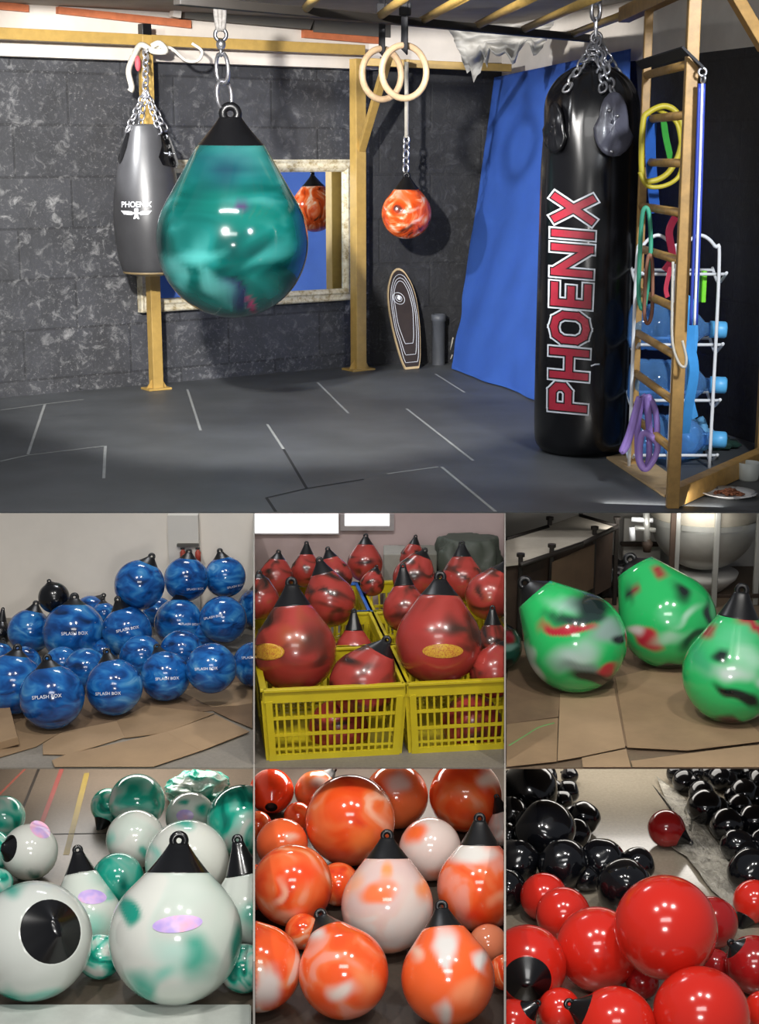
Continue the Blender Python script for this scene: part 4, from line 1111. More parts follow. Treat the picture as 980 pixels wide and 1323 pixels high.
for i, (x, y, r, ax, tip, tx, lb, cu) in enumerate(BLUE):
    px, py = z0(x, y)
    bag('L', px, py, r / 2.988, M['blue_marble'], ax, lb, Z_MID + 0.008, Y_UP - 0.06, 26, 0.42, tip, text=(*tx, 'SPLASH BOX') if tx else None, cuts=cu, group='blue bags in the pile')
for x, y, r in ((330, 610, 84), (545, 560, 84), (700, 540, 84), (240, 590, 70), (90, 590, 70), (790, 490, 70), (610, 390, 60), (400, 560, 70)):
    bag('L', *z0(x, y), r / 2.988, M['blue_marble'], (0.2, 0.3, -1), 'blue bag in the shaded gaps between the layers of the blue pile', Z_MID + 0.008, Y_UP - 0.06, 26, 0.42, 1.3, group='blue bags deep in the pile', mode='shrink')
bag('L', *z0(208, 332), 60 / 2.988, M['black_vinyl'], (-0.3, 1, 0.05), 'black bag at the back of the blue pile against the white wall', Z_MID, Y_UP - 0.06, 24, 0.42, 1.25)
bag('L', *z0(0, 470), 46 / 2.988, M['black_vinyl'], (0.1, 1, 0.0), 'black bag tip at the far left edge of the blue pile', Z_MID, Y_UP - 0.06, 50, 0.45, 2.2, mode='shrink')
k = 0
def sheet_card(fn, poly, mat, label, th=0.004, group='cardboard sheets on the floor'):
    global k; k += 1
    z = Z_MID + 0.0008 * k + 0.001
    bm = NB(); prism(bm, [pZ(*fn(x, y), z + th) for x, y in poly], V((0, 0, -th))); bmesh.ops.bevel(bm, geom=bm.edges[:], offset=0.001, segments=1, affect='EDGES')
    return solo('cardboard_sheet', bm, mat, label, 'cardboard', group, False)
sheet_card(z0, [(-40, 780), (330, 690), (974, 630), (974, 745), (560, 800), (240, 865), (-40, 895)], M['card_dark'], 'large dark cardboard sheet lying under the blue bags')
sheet_card(z0, [(690, 690), (974, 650), (974, 745), (815, 752)], M['card_light'], 'pale cardboard sheet at the foot of the right partition, blue side')
sheet_card(z0, [(-30, 862), (90, 800), (240, 848), (140, 905), (-30, 955)], M['card'], 'cardboard sheet before the big blue bag, left side')
sheet_card(z0, [(165, 935), (165, 895), (240, 850), (450, 808), (482, 870), (265, 937)], M['card_light'], 'cardboard sheet with a torn notch in front of the big blue bag')
sheet_card(z0, [(450, 808), (562, 748), (828, 778), (640, 852), (482, 872)], M['card'], 'cardboard sheet in front of the second blue bag from the partition')
sheet_card(z0, [(818, 765), (974, 738), (974, 835), (890, 800)], M['card_dark'], 'small dark cardboard strip by the right partition')
sheet_card(z0, [(250, 938), (642, 850), (772, 922), (590, 983), (210, 983), (200, 960)], M['card_light'], 'wide front cardboard sheet nearest the photo bottom, blue side')
sheet_card(z0, [(640, 851), (832, 783), (962, 848), (774, 922)], M['card_light'], 'square cardboard sheet right of the wide front one, blue side')
a, b = pZ(*z0(-20, 835), Z_MID), pZ(*z0(40, 925), Z_MID)
bm = NB(); beam(bm, a + V((-.04, .14, .05)), b + V((-.03, 0, .025)), 0.13, 0.035, V((-.2, 0, 1)), 0.003)
solo('cardboard_bundle', bm, M['card'], 'thick folded cardboard bundle at the lower left of the blue bags', 'cardboard', smooth=False)

# ------------------------------------------------------------------ MIDDLE CENTRE: crates of red bags
def window(name, x0, x1, y0, y1, fr):
    Y = Y_UP - 0.004
    g = NT(name + '_glow'); e = g.n('Emission'); e.inputs[0].default_value = (1, 1, 1, 1); e.inputs[1].default_value = 1.35
    g.l(e.outputs[0], g.t.nodes['Material Output'].inputs[0])
    a, b = pY(x0, y1, Y), pY(x1, y0, Y); zt = min(b.z, ZT - 0.002)
    bm = NB(); box(bm, (a.x, Y - 0.004, a.z), (b.x, Y + 0.002, zt)); pane = struct(name, bm, g.m)
    fm = NB(); w_ = fr
    box(fm, (a.x - w_, Y - 0.02, a.z - w_), (b.x + w_, Y + 0.004, a.z)); box(fm, (a.x - w_, Y - 0.02, a.z), (a.x, Y + 0.004, zt)); box(fm, (b.x, Y - 0.02, a.z), (b.x + w_, Y + 0.004, zt))
    f = mk('window_frame', fm, pm(name + '_frame', '#9a9494', 0.5), None, False, 'structure'); f.parent = pane
window('window_1', 329, 437, 661, 688.5, 0.004); window('window_2', 445, 503, 661, 679, 0.022)
M['red_marble'] = marble('red_marble', [(0.28, '#261c18'), (0.37, '#56281e'), (0.47, '#93342c'), (0.66, '#a23c36'), (0.8, '#8f502f')], 1.5, 1.0, 0.26, 0.3, 1.5, (1, 1, 1.6))
ROT = R(8); ex, ey = V((math.cos(ROT), math.sin(ROT), 0)), V((-math.sin(ROT), math.cos(ROT), 0)); ez = V((0, 0, 1))
def crate(c, wd, dp, h, label, mat, cuts=(), rim=None):
    """open plastic crate with slotted sides; c is its front left floor corner"""
    r = thing('plastic_crate', label, 'crate', c + ex * wd / 2 + ey * dp / 2, 'yellow crates full of red bags')
    fl = 0.02; cc = c + ex * wd / 2 + ey * dp / 2
    def P(u, v, z):     # u,v in -1..1
        k = 1 - 0.07 * (1 - z / h); return cc + ex * (u * wd / 2 * k) + ey * (v * dp / 2 * k) + ez * z
    def side(p, q, n, cols):
        bm = NB(); pt = lambda s, z: P(p[0] + (q[0] - p[0]) * s, p[1] + (q[1] - p[1]) * s, z)
        L = (P(*q, h) - P(*p, h)).length
        def bar(a, b, t): beam(bm, a, b, t, t * 0.9, n, 0.0)
        for z, t in ((0.012, 0.024), (0.36 * h, 0.012), (0.60 * h, 0.012), (0.155 * h, 0.008)): bar(pt(0, z), pt(1, z), t)
        beam(bm, pt(0, h * 0.90), pt(1, h * 0.90), 0.012, h * 0.15, n.cross(ex if abs(n.dot(ex)) < .5 else ey) if False else ez, 0.0)
        for i in range(cols + 1):
            s = 0.03 + 0.94 * i / cols; bar(pt(s, 0.0), pt(s, h * 0.85), 0.026 if i in (0, cols) else 0.0085)
        for cp, kp in cuts: cut(bm, cp, kp)
        if len(bm.verts): mk('side_panel', bm, mat, r, False)
        else: bm.free()
    side((-1, -1), (1, -1), -ey, 18); side((-1, 1), (1, 1), ey, 14); side((-1, -1), (-1, 1), -ex, 12); side((1, -1), (1, 1), ex, 12)
    bm = NB()
    for p, q in (((-1, -1), (1, -1)), ((1, -1), (1, 1)), ((1, 1), (-1, 1)), ((-1, 1), (-1, -1))): beam(bm, P(*p, h), P(*q, h), 0.026, 0.012, ez, 0.002)
    for cp, kp in cuts: cut(bm, cp, kp)
    mk('rim', bm, rim or mat, r, False)
    bm = NB(); prism(bm, [P(u, v, 0.004) for u, v in ((-1, -1), (1, -1), (1, 1), (-1, 1))], ez * 0.008)
    for cp, kp in cuts: cut(bm, cp, kp)
    mk('bottom', bm, mat, r, False)
HC = 0.292
fr = pZ(524, 975, Z_MID)
W1, D1_ = 0.55, 0.485
for row in range(3):
    o = fr + ey * (row * (D1_ + 0.01))
    crate(o - ex * (W1 + 0.006), W1, D1_, HC, ['yellow slatted crate in front on the left, full of red bags', 'yellow crate second in the left row, behind the front one', 'yellow crate with a blue rim at the far end of the left row'][row], M['yellow_plastic'], [(328, 1)], M['blue_plastic'] if row == 2 else None)
    crate(o + ex * 0.006, W1, D1_, HC, ['yellow slatted crate in front on the right, cut off by the partition', 'yellow crate second in the right row, behind the front one', 'yellow crate at the far end of the right row'][row], M['yellow_plastic'], [(652, -1)])
M['gold_badge'] = (lambda s: (s.base(s.ramp(s.noise(obco(s), 90, 3, 0.6, 2.0), [(0.42, '#b06a2e'), (0.55, '#c8a032')])), s.set(Roughness=0.4), s.m)[-1])(NT('gold_badge'))
OB, RB = '#2a211b', '#8f3f28'
RED = [ # zoom cx, cy, r, Y, axis, tip, label, blots, badge, cuts
 (160, 545, 162, 5.98, (-0.06, 1, 0.02), 1.80, 'large red and black drop bag in the left front crate with a gold oval', [BL(-0.68, 0.72, 0.2, 0.32, -15, '#1d1815', 0.7), BL(0.55, 0.25, 0.42, 0.8, 20, '#4a2a20', 0.9, 0.85), BL(-0.1, 0.3, 0.5, 0.45, 0, '#9a4a28', 0.9, 0.8), BL(0.0, -0.5, 1.1, 0.5, 0, '#9a342e', 0.9, 0.8), BL(-0.25, 0.1, 0.15, 0.12, 0, '#5a2a20', 0.8, .6)], (-0.66, -0.02, 0.42, 0.2, 0), [(328, 1)]),
 (720, 510, 168, 5.95, (0.03, 1, 0.02), 1.66, 'large red and black drop bag in the right front crate with a gold oval', [BL(0.3, 0.35, 0.3, 0.45, 20, '#35261d', 0.9, 0.95), BL(-0.1, 0.3, 0.5, 0.12, 5, '#4a2a20', 0.9, 0.8), BL(0.5, 0.3, 0.35, 0.1, -35, '#3c2c22', 0.8, 0.9), BL(0.0, -0.5, 1.1, 0.5, 0, '#a5352f', 0.9, 0.8), BL(-0.55, 0.4, 0.4, 0.4, 0, '#a0352f', 0.9, 0.8)], (0.1, -0.2, 0.46, 0.16, 0), []),
 (425, 672, 132, 5.84, (0.5, 0.9, 0.15), 1.62, 'red bag lying tilted in the left front crate, black cap to the upper right', [BL(0.1, 0.4, 0.6, 0.2, 30, '#3a2a22', 0.8, 0.8)], None, []),
 (940, 628, 100, 5.90, (0.4, 0.9, 0.05), 1.5, 'red bag in the right front crate pressed to the partition', [], None, [(652, -1)]),
 (295, 350, 102, 6.42, (-0.25, 1, 0.0), 1.76, 'red bag with a black streak, behind the left front drop bag', [BL(-0.1, 0.35, 0.55, 0.14, -18, '#2a211b', 0.6)], None, []),
 (390, 545, 76, 6.27, (0.0, 1, 0.1), 2.2, 'red bag between the front drop bags with only its black cap showing high', [], None, []),
 (20, 345, 78, 6.46, (0, 1, 0), 1.5, 'red bag at the left partition behind the front drop bag', [], None, [(328, 1)]),
 (590, 385, 88, 6.40, (-0.05, 1, 0.0), 2.1, 'red and black bag behind the right front drop bag, on its left', [BL(0.1, -0.3, 1.0, 0.35, 0, '#2a1d18', 0.8, 0.9)], None, []),
 (932, 525, 76, 6.28, (0.0, 1, 0.05), 2.1, 'red bag behind the right front one, black cap by the partition', [], None, [(652, -1)]),
 (920, 330, 96, 6.55, (0.5, 1, 0.0), 1.7, 'red and black bag at the right partition in the second row', [BL(-0.4, 0.2, 0.2, 0.5, 20, '#3a241c', 0.8)], None, [(652, -1)]),
 (85, 262, 70, 6.92, (0.1, 1, 0.0), 1.65, 'red bag in the back row next to the left partition', [BL(-0.4, 0.4, 0.5, 0.2, 10, '#2a211b', 0.7)], None, []),
 (205, 235, 62, 7.05, (0.0, 1, 0.0), 1.95, 'red bag second from the left partition in the back row', [BL(-0.1, 0.2, 0.35, 0.2, 0, '#2a211b', 0.7)], None, []),
 (315, 255, 70, 6.88, (-0.25, 1, 0.0), 1.75, 'red bag third in the back row, cap leaning left', [BL(0.4, 0.1, 0.4, 0.2, -30, '#3a211b', 0.7)], None, []),
 (433, 205, 70, 7.22, (0.03, 1, 0.0), 1.72, 'red bag with a black band standing alone below the window', [BL(0.0, 0.1, 0.8, 0.22, 5, '#241b18', 0.7)], None, []),
 (462, 283, 48, 6.98, (0.25, 1, 0.0), 1.6, 'small red and black bag low in the gap before the lone one', [BL(-0.2, 0.2, 0.6, 0.3, 20, '#2a211b', 0.7)], None, []),
 (618, 185, 52, 7.38, (0.15, 1, 0.0), 1.85, 'red bag farthest back on the right, before the grey box', [], None, []),
 (625, 262, 84, 6.90, (0.38, 1, 0.0), 1.55, 'dark red bag with its cap leaning right, behind the right row', [BL(0.0, 0.1, 0.7, 0.4, 40, '#2a1d18', 0.8)], None, []),
 (812, 268, 84, 6.98, (0.0, 1, 0.0), 1.85, 'red bag before the dark tarpaulin heap', [BL(0.1, 0.15, 0.5, 0.15, -30, '#2a211b', 0.7)], None, []),
 (330, 850, 118, 5.90, (0.2, 0.3, -1), 1.5, 'red bag at the bottom of the left front crate, seen through its slots', [], None, []),
 (850, 830, 118, 5.92, (0.2, 0.3, -1), 1.5, 'red bag at the bottom of the right front crate, seen through its slots', [], None, [(652, -1)]),
]
for (x, y, r, Y, ax, tip, lb, bl, bd, cu) in RED:
    px, py = z1(x, y)
    bag('C', px, py, r / 3.025, M['red_marble'], ax, lb, Z_MID, Y_UP, 55, 0.46, tip, blots=bl, badge=(*bd, M['gold_badge']) if bd else None, cuts=cu, Y=Y, group='red bags in the yellow crates')
a, b = pY(*z1(505, 235), 7.5), pY(*z1(592, 138), 7.5)
bm = NB(); box(bm, (a.x, 7.36, Z_MID), (b.x, 7.54, b.z), 0.006); solo('storage_box', bm, pm('box_grey', '#8d8b85', 0.8), 'grey box standing against the pink wall behind the red bags', 'box', smooth=False)
bm = NB(); a, b = pY(*z1(640, 235), 7.5), pY(*z1(712, 138), 7.5)
box(bm, (a.x, 7.36, Z_MID), (b.x, 7.54, b.z), 0.006); solo('storage_box', bm, pm('box_dark', '#6b6a62', 0.8), 'darker grey box between the right rear bags and the tarpaulin', 'box', smooth=False)
bm = NB(); bmesh.ops.create_icosphere(bm, subdivisions=5, radius=1); c = pY(*z1(842, 250), 7.34); 
for v in bm.verts:
    q = v.co.copy(); kk = 1 + 0.12 * noise.noise(q * 2.5) + 0.09 * abs(noise.noise(q * 6))
    hgt = pY(*z1(842, 112), 7.34).z - Z_MID
    v.co = V((c.x + max(-1, min(1, q.x * 1.25)) * 0.155 * kk, 7.40 + q.y * 0.14, Z_MID + hgt * max(0, min(1.0, (q.z * 1.3 + 1) / 2 * kk))))
cut(bm, 652, -1)
solo('tarpaulin_heap', bm, pm('tarp_green', '#3c423a', 0.6, 0, 0.2, 7, 0.5, 14), 'heap under a dark green tarpaulin against the pink wall', 'tarpaulin')

# ------------------------------------------------------------------ MIDDLE RIGHT: green bags by the machine
M['green_marble'] = marble('green_marble', [(0.26, '#101816'), (0.33, '#1c5a3c'), (0.42, '#22a85a'), (0.56, '#2fc06a'), (0.66, '#9fd6b4'), (0.78, '#d5dcd6')], 1.3, 1.2, 0.14, 0.45, 1.5, (1, 1, 1.8))
BK, RD, WH, GN, GY = '#15181a', '#b52a3a', '#d4ddd8', '#2bb863', '#7f9a92'
GREEN = [
 (272, 502, 197, (-0.72, 0.85, 0.0), 58, 0.42, 1.66, 'green, white and black marbled bag on the cardboard, left of the three', [
    BL(0, 0, 2, 2, 0, GN, 0.6), BL(-0.05, 0.72, 0.6, 0.2, 0, '#9cc9b4', 0.8), BL(0.3, 0.68, 0.5, 0.42, -35, '#1d2b2a', 0.7), BL(0.05, 0.42, 0.75, 0.12, -3, '#263836', 0.7), BL(-0.15, 0.26, 0.62, 0.085, -4, RD, 0.5), BL(0.62, 0.2, 0.5, 0.22, 25, '#8aa39c', 0.8), BL(0.82, 0.12, 0.2, 0.1, 20, BK, 0.6),
    BL(0.0, -0.25, 0.6, 0.3, 10, '#a9c2ba', 0.9), BL(-0.85, -0.45, 0.15, 0.6, 25, WH, 0.8), BL(0.1, -0.48, 0.6, 0.16, -10, '#6d7f7a', 0.8), BL(0.6, -0.52, 0.32, 0.1, 8, '#c02c3c', 0.6), BL(0.35, -0.68, 0.65, 0.15, -8, '#141a1a', 0.6), BL(-0.2, -0.9, 0.5, 0.2, -20, '#38b56a', 0.8)], []),
 (628, 418, 187, (-0.6, 1, -0.1), 60, 0.42, 1.62, 'green marbled bag in the middle with a red patch, before the metal tank', [
    BL(0, 0, 2, 2, 0, '#2cb965', 0.6), BL(-0.12, 1.0, 0.2, 0.1, 0, '#a02a36', 0.6), BL(-0.72, 0.6, 0.14, 0.28, -25, '#2a3230', 0.7), BL(-0.62, 0.6, 0.08, 0.16, -30, RD, 0.6), BL(0.25, 0.5, 0.28, 0.16, -25, '#1a2422', 0.8), BL(0.35, 0.08, 0.5, 0.12, 35, '#a8d8ba', 0.9), BL(0.0, 0.1, 0.3, 0.3, 0, '#66cc90', 0.9, 0.8),
    BL(-0.42, -0.38, 0.42, 0.15, -32, '#b8303e', 0.5), BL(-0.68, -0.2, 0.2, 0.12, -20, '#cfc3c0', 0.8), BL(0.05, -0.35, 0.5, 0.15, 10, '#9accac', 0.9), BL(0.55, -0.35, 0.5, 0.12, 35, '#20302b', 0.8, 0.9), BL(0.1, -0.95, 0.6, 0.1, 0, '#20302b', 0.8), BL(0.85, 0.1, 0.12, 0.4, 10, '#20302b', 0.8)], []),
 (872, 630, 187, (0.15, 1, 0.15), 58, 0.42, 1.92, 'large green drop bag in front on the right, cut off by the photo edge', [
    BL(0, 0, 2, 2, 0, '#2fbd69', 0.6), BL(0.1, 0.75, 0.7, 0.4, 0, '#58c488', 0.9), BL(0.55, 0.92, 0.5, 0.14, -35, '#b02a3a', 0.5), BL(-0.42, 0.9, 0.18, 0.22, 20, '#9a4a44', 0.8), BL(-0.2, 0.42, 0.2, 0.15, -35, '#1d2a27', 0.7), BL(-0.05, 0.05, 0.7, 0.22, -8, '#c4d6cc', 0.9), BL(0.3, 0.35, 0.35, 0.3, 0, '#9fd6b4', 0.9), BL(-0.55, 0.3, 0.3, 0.5, 20, '#3aa870', 0.9),
    BL(0.15, -0.45, 0.55, 0.12, -28, '#15201d', 0.6), BL(0.7, -0.2, 0.3, 0.2, 0, '#c4d6cc', 0.8), BL(0.0, -1.0, 0.5, 0.12, -15, '#4a3330', 0.8), BL(0.5, -0.9, 0.3, 0.1, 10, '#d8ddd8', 0.8)], []),
 (-25, 520, 92, (-0.2, 1, 0.0), 40, 0.42, 1.5, 'dark green and red bag against the partition, left of the green ones', [
    BL(0, 0, 2, 2, 0, '#27584a', 0.6), BL(0.4, 0.35, 0.4, 0.3, 0, '#93282f', 0.6), BL(0.5, 0.0, 0.5, 0.12, 0, '#7ea89c', 0.8), BL(0.4, -0.7, 0.3, 0.2, 0, '#1a1f1e', 0.7), BL(0.5, 0.75, 0.4, 0.2, 0, '#151a1a', 0.7)], [(652, 1)]),
]
for (x, y, r, ax, phi, br, tip, lb, bl, cu) in GREEN:
    px, py = z2(x, y)
    bag('R', px, py, r / 2.988, M['green_marble'], ax, lb, Z_MID + 0.006, 8.3, phi, br, tip, blots=[bl[0]] + [(q[0], q[1], q[2] * 1.15, q[3] * 1.3, *q[4:]) for q in bl[1:]], cuts=cu, seg=120, group='green marbled bags on the cardboard')
gp = 'cardboard sheets under the green bags'
sheet_card(z2, [(10, 560), (700, 500), (990, 700), (990, 860), (470, 905), (10, 660)], M['card_dark'], 'large dark cardboard sheet under the green bags', group=gp)
sheet_card(z2, [(6, 640), (212, 702), (207, 790), (6, 818)], M['card_dark'], 'damp dark cardboard sheet left below the left green bag', group=gp)
sheet_card(z2, [(6, 820), (205, 795), (200, 962), (6, 983)], M['card'], 'cardboard sheet with a green scrape in the lower left corner', group=gp)
sheet_card(z2, [(213, 702), (422, 682), (465, 908), (290, 945), (202, 960)], M['card_light'], 'cardboard sheet with a centre fold below the left green bag', group=gp)
sheet_card(z2, [(425, 640), (690, 575), (990, 860), (990, 885), (705, 920), (472, 908)], M['card'], 'wide cardboard sheet between the left and right green bags', group=gp)
sheet_card(z2, [(485, 962), (920, 905), (990, 900), (990, 984), (492, 984)], M['card_light'], 'front cardboard sheet at the lower right under the right green bag', group=gp)
sheet_card(z2, [(296, 950), (468, 915), (486, 984), (300, 984)], M['card_light'], 'small front cardboard sheet at the bottom, next to the wide front one', group=gp)
bm = NB(); tube(bm, curve([pZ(*z2(x, y), Z_MID + .012) for x, y in ((15, 905), (80, 865), (130, 835), (190, 818))], 5), 0.005, 6)
solo('plastic_offcut', bm, pm('offcut_green', '#6f9a5c', .6), 'thin pale green plastic offcut on the lower left cardboard', 'offcut')
# machine: dark steel trough under canvas
HT = Z_MID + 0.42
M['rust_dark'] = pm('rust_dark', '#3a2c22', 0.7, 0.2, 0.35, 6, 0.3, 20)
M['dark_steel'] = pm('dark_steel', '#2b2622', 0.5, 0.5, 0.25, 14)
M['canvas'] = pm('canvas', '#a39b8e', 0.85, 0, 0.16, 5, 0.4, 9)
mt = thing('mould_machine', 'long dark steel machine under a dusty grey canvas behind the left green bag', 'machine', pZ(*z2(200, 300), Z_MID))
top = [(-20, 130), (165, 62), (292, 18), (432, 58), (300, 122), (60, 205), (-20, 215)]
tp = [pZ(*z2(x, y), HT) for x, y in top]
bm = NB(); prism(bm, tp, V((0, 0, 0.012)))
cut(bm, 652, 1); mk('canvas_cover', bm, M['canvas'], mt, False)
bm = NB(); cen = sum(tp, V((0, 0, 0))) / len(tp)
ins = [cen + (p - cen) * 0.94 for p in tp]; bm2 = NB(); prism(bm, [V((p.x, p.y, Z_MID + 0.10)) for p in ins], V((0, 0, HT - Z_MID - 0.105)))
cut(bm, 652, 1); mk('trough', bm, M['rust_dark'], mt, False)
for pa, pb in (((60, 207), (300, 124)), ((300, 124), (432, 60)), ((6, 108), (165, 60)), ((292, 18), (432, 58))):
    bm = NB(); tube(bm, [pZ(*z2(*pa), HT + 0.012), pZ(*z2(*pb), HT + 0.012)], 0.013, 8); mk('edge_pipe', bm, M['dark_steel'], mt)
for x, y in ((180, 168), (345, 98), (432, 60), (60, 205), (292, 20), (172, 60)):
    p = pZ(*z2(x, y), HT); bm = NB(); beam(bm, V((p.x, p.y, Z_MID)), V((p.x, p.y, HT + 0.05)), 0.022, 0.022); lathe(bm, V((p.x, p.y, HT + 0.04)), V((0, 0, 1)), [(0, 0.02), (0.015, 0.02)], 12); mk('leg_post', bm, M['dark_steel'], mt, False)
bm = NB(); p, q = pZ(*z2(180, 170), HT), pZ(*z2(345, 100), HT); prism(bm, [V((p.x, p.y - .02, Z_MID + .16)), V((q.x, q.y - .02, Z_MID + .16)), V((q.x, q.y - .02, HT - .03)), V((p.x, p.y - .02, HT - .03))], V((0, .012, 0))); mk('side_plate', bm, pm('plate_brown', '#5a4632', .7, 0, .2, 8), mt, False)
bm = NB(); bmesh.ops.create_icosphere(bm, subdivisions=4, radius=1); c = pZ(*z2(405, 340), Z_MID)
for v in bm.verts:
    q = v.co.copy(); kk = 1 + 0.5 * noise.noise(q * 2.6) + .25 * noise.noise(q * 7)
    v.co = c + V((q.x * 0.13 * kk, q.y * 0.09 * kk + .1, max(0, .08 + q.z * 0.12 * kk)))
solo('black_scrap', bm, M['black_rubber'], 'tangle of black rubber scrap on the floor beside the machine', 'scrap')
# tank
M['tank_steel'] = pm('tank_steel', '#b4b4ae', 0.38, 0.55, 0.12, 5, 0.1, 14)
M['tank_cream'] = pm('tank_cream', '#cfc7b6', 0.5, 0.0, 0.12, 5)
YK = 8.08
tk = thing('metal_tank', 'large round metal tank with a bowl bottom in a steel frame', 'tank', pY(*z2(765, 300), YK))
tc = pY(*z2(765, 100), YK); tr = W(205 / 2.988, tc)
zt_, zbnd, zbot = ZT - 0.02, pY(*z2(765, 68), YK - .27).z, pY(*z2(765, 218), YK).z
base_c = V((tc.x, YK, 0))
bm = NB(); lathe(bm, base_c, ez, [(zbnd, tr), (zt_, tr)], 64); mk('shell', bm, M['tank_cream'], tk)
bm = NB(); lathe(bm, base_c, ez, [(zbot, 0)] + [(zbnd - (zbnd - zbot) * math.cos(t), tr * math.sin(t)) for t in [math.pi / 2 * i / 14 for i in range(1, 15)]], 64); mk('bowl', bm, M['tank_steel'], tk)
bm = NB(); lathe(bm, base_c, ez, [(zbnd - .014, tr), (zbnd - .014, tr + .014), (zbnd + .014, tr + .014), (zbnd + .014, tr)], 64); mk('band', bm, M['tank_steel'], tk, False)
bm = NB(); zb2 = pY(*z2(765, 300), YK).z; lathe(bm, base_c + V((0, .02, 0)), ez, [(max(Z_MID + .01, zb2), 0), (max(Z_MID + .012, zb2), .12), (zbot - .05, .19), (zbot - .02, .20), (zbot - .02, 0)], 40); mk('catch_pan', bm, M['wall_white'], tk)
for x, dy, m_ in ((645, -.29, 'rust_dark'), (662, -.27, 'tank_steel'), (815, -.30, 'tank_steel'), (975, -.26, 'tank_steel')):
    p = pY(*z2(x, 150), YK + dy); bm = NB(); beam(bm, V((p.x, p.y, Z_MID)), V((p.x, p.y, ZT - .02)), .028, .028); mk('frame_post', bm, M[m_], tk, False)
for x0_, x1_ in ((645, 815), (815, 985)):
    a, b = pY(*z2(x0_, 325), YK - .28), pY(*z2(x1_, 325), YK - .28); bm = NB(); beam(bm, a, b, .02, .02); mk('cross_rail', bm, M['rust_dark'], tk, False)
pg = thing('pipe_valve', 'pale pipe and valve fittings left of the metal tank', 'pipe', pY(*z2(545, 150), 7.9))
for pts, rd, mm in ((((545, -8), (548, 130)), .018, 'tank_steel'), (((490, 60), (492, 110)), .016, 'white_metal'), (((488, 30), (570, 34)), .013, 'white_metal'), (((500, 62), (580, 72)), .013, 'tank_steel')):
    bm = NB(); tube(bm, [pY(*z2(*q), 7.9) for q in pts], rd, 12); mk('pipe', bm, M[mm], pg)
bm = NB(); lathe(bm, pY(*z2(548, 155), 7.9), ez, [(0, 0), (0, .02), (.03, .026), (.05, .03), (.06, .018), (.07, .018)], 16); mk('valve', bm, M['rust_dark'], pg)
bm = NB(); a = pY(*z2(448, 260), 8.5); b = pY(*z2(600, 20), 8.5); box(bm, (a.x, 8.46, Z_MID), (b.x, 8.5, min(ZT - .03, b.z))); solo('white_board', bm, M['pillar_white'], 'white board against the wall between machine and tank', 'board', smooth=False)
bm = NB(); a = pY(*z2(448, 132), 8.4); b = pY(*z2(590, 122), 8.4); box(bm, (a.x, 8.38, a.z), (b.x, 8.44, b.z)); solo('wall_shelf', bm, M['rust_dark'], 'brown bar across the white board left of the tank', 'bar', smooth=False)

# ------------------------------------------------------------------ BOTTOM LEFT: white and teal bags
def line_strip(fn, pts, w_, mat, label, z=0.0012):
    bm = NB()
    for a, b in zip(pts, pts[1:]):
        p, q = pZ(*fn(*a), z), pZ(*fn(*b), z); d = (q - p).normalized(); s = V((-d.y, d.x, 0)) * (w_ / 2)
        prism(bm, [p - s, q - s, q + s, p + s], V((0, 0, -0.001)))
    return struct('floor_line', bm, mat)
line_strip(z3, [(262, -60), (160, 215)], .02, pm('line_red', '#7c3c36', .5), '')
line_strip(z3, [(335, 20), (255, 335)], .024, pm('line_yellow', '#7f6c30', .5), '')
line_strip(z3, [(175, -60), (80, 175)], .012, pm('line_black', '#2d2722', .5), '')
line_strip(z3, [(100, 0), (-20, 120)], .012, pm('line_red_b', '#8a4c40', .5), '')
line_strip(z3, [(195, 256), (420, 252)], .006, M['seam_dark'], '')
M['teal_white'] = marble('teal_white', [(0.30, '#07796a'), (0.40, '#1fa58e'), (0.47, '#8fc9ba'), (0.54, '#d4d8cf'), (0.8, '#dcdcd4')], 1.5, 0.7, 0.12, 0.45, 1.2)
M['teal_heavy'] = marble('teal_heavy', [(0.34, '#0a7464'), (0.46, '#22ae94'), (0.54, '#8ad0be'), (0.66, '#d2dad0'), (0.8, '#d8dad2')], 1.7, 1.4, 0.12, 0.45, 1.5)
M['lilac_badge'] = (lambda s: (s.base(s.ramp(s.noise(obco(s), 16, 2), [(0.38, '#b9a2e2'), (0.5, '#d7b6e6'), (0.62, '#f0b4cc')])), s.set(Roughness=0.3), s.m)[-1])(NT('lilac_badge'))
T_, TL_ = '#12a088', '#6cc6b2'; CW = '#d9dad2'
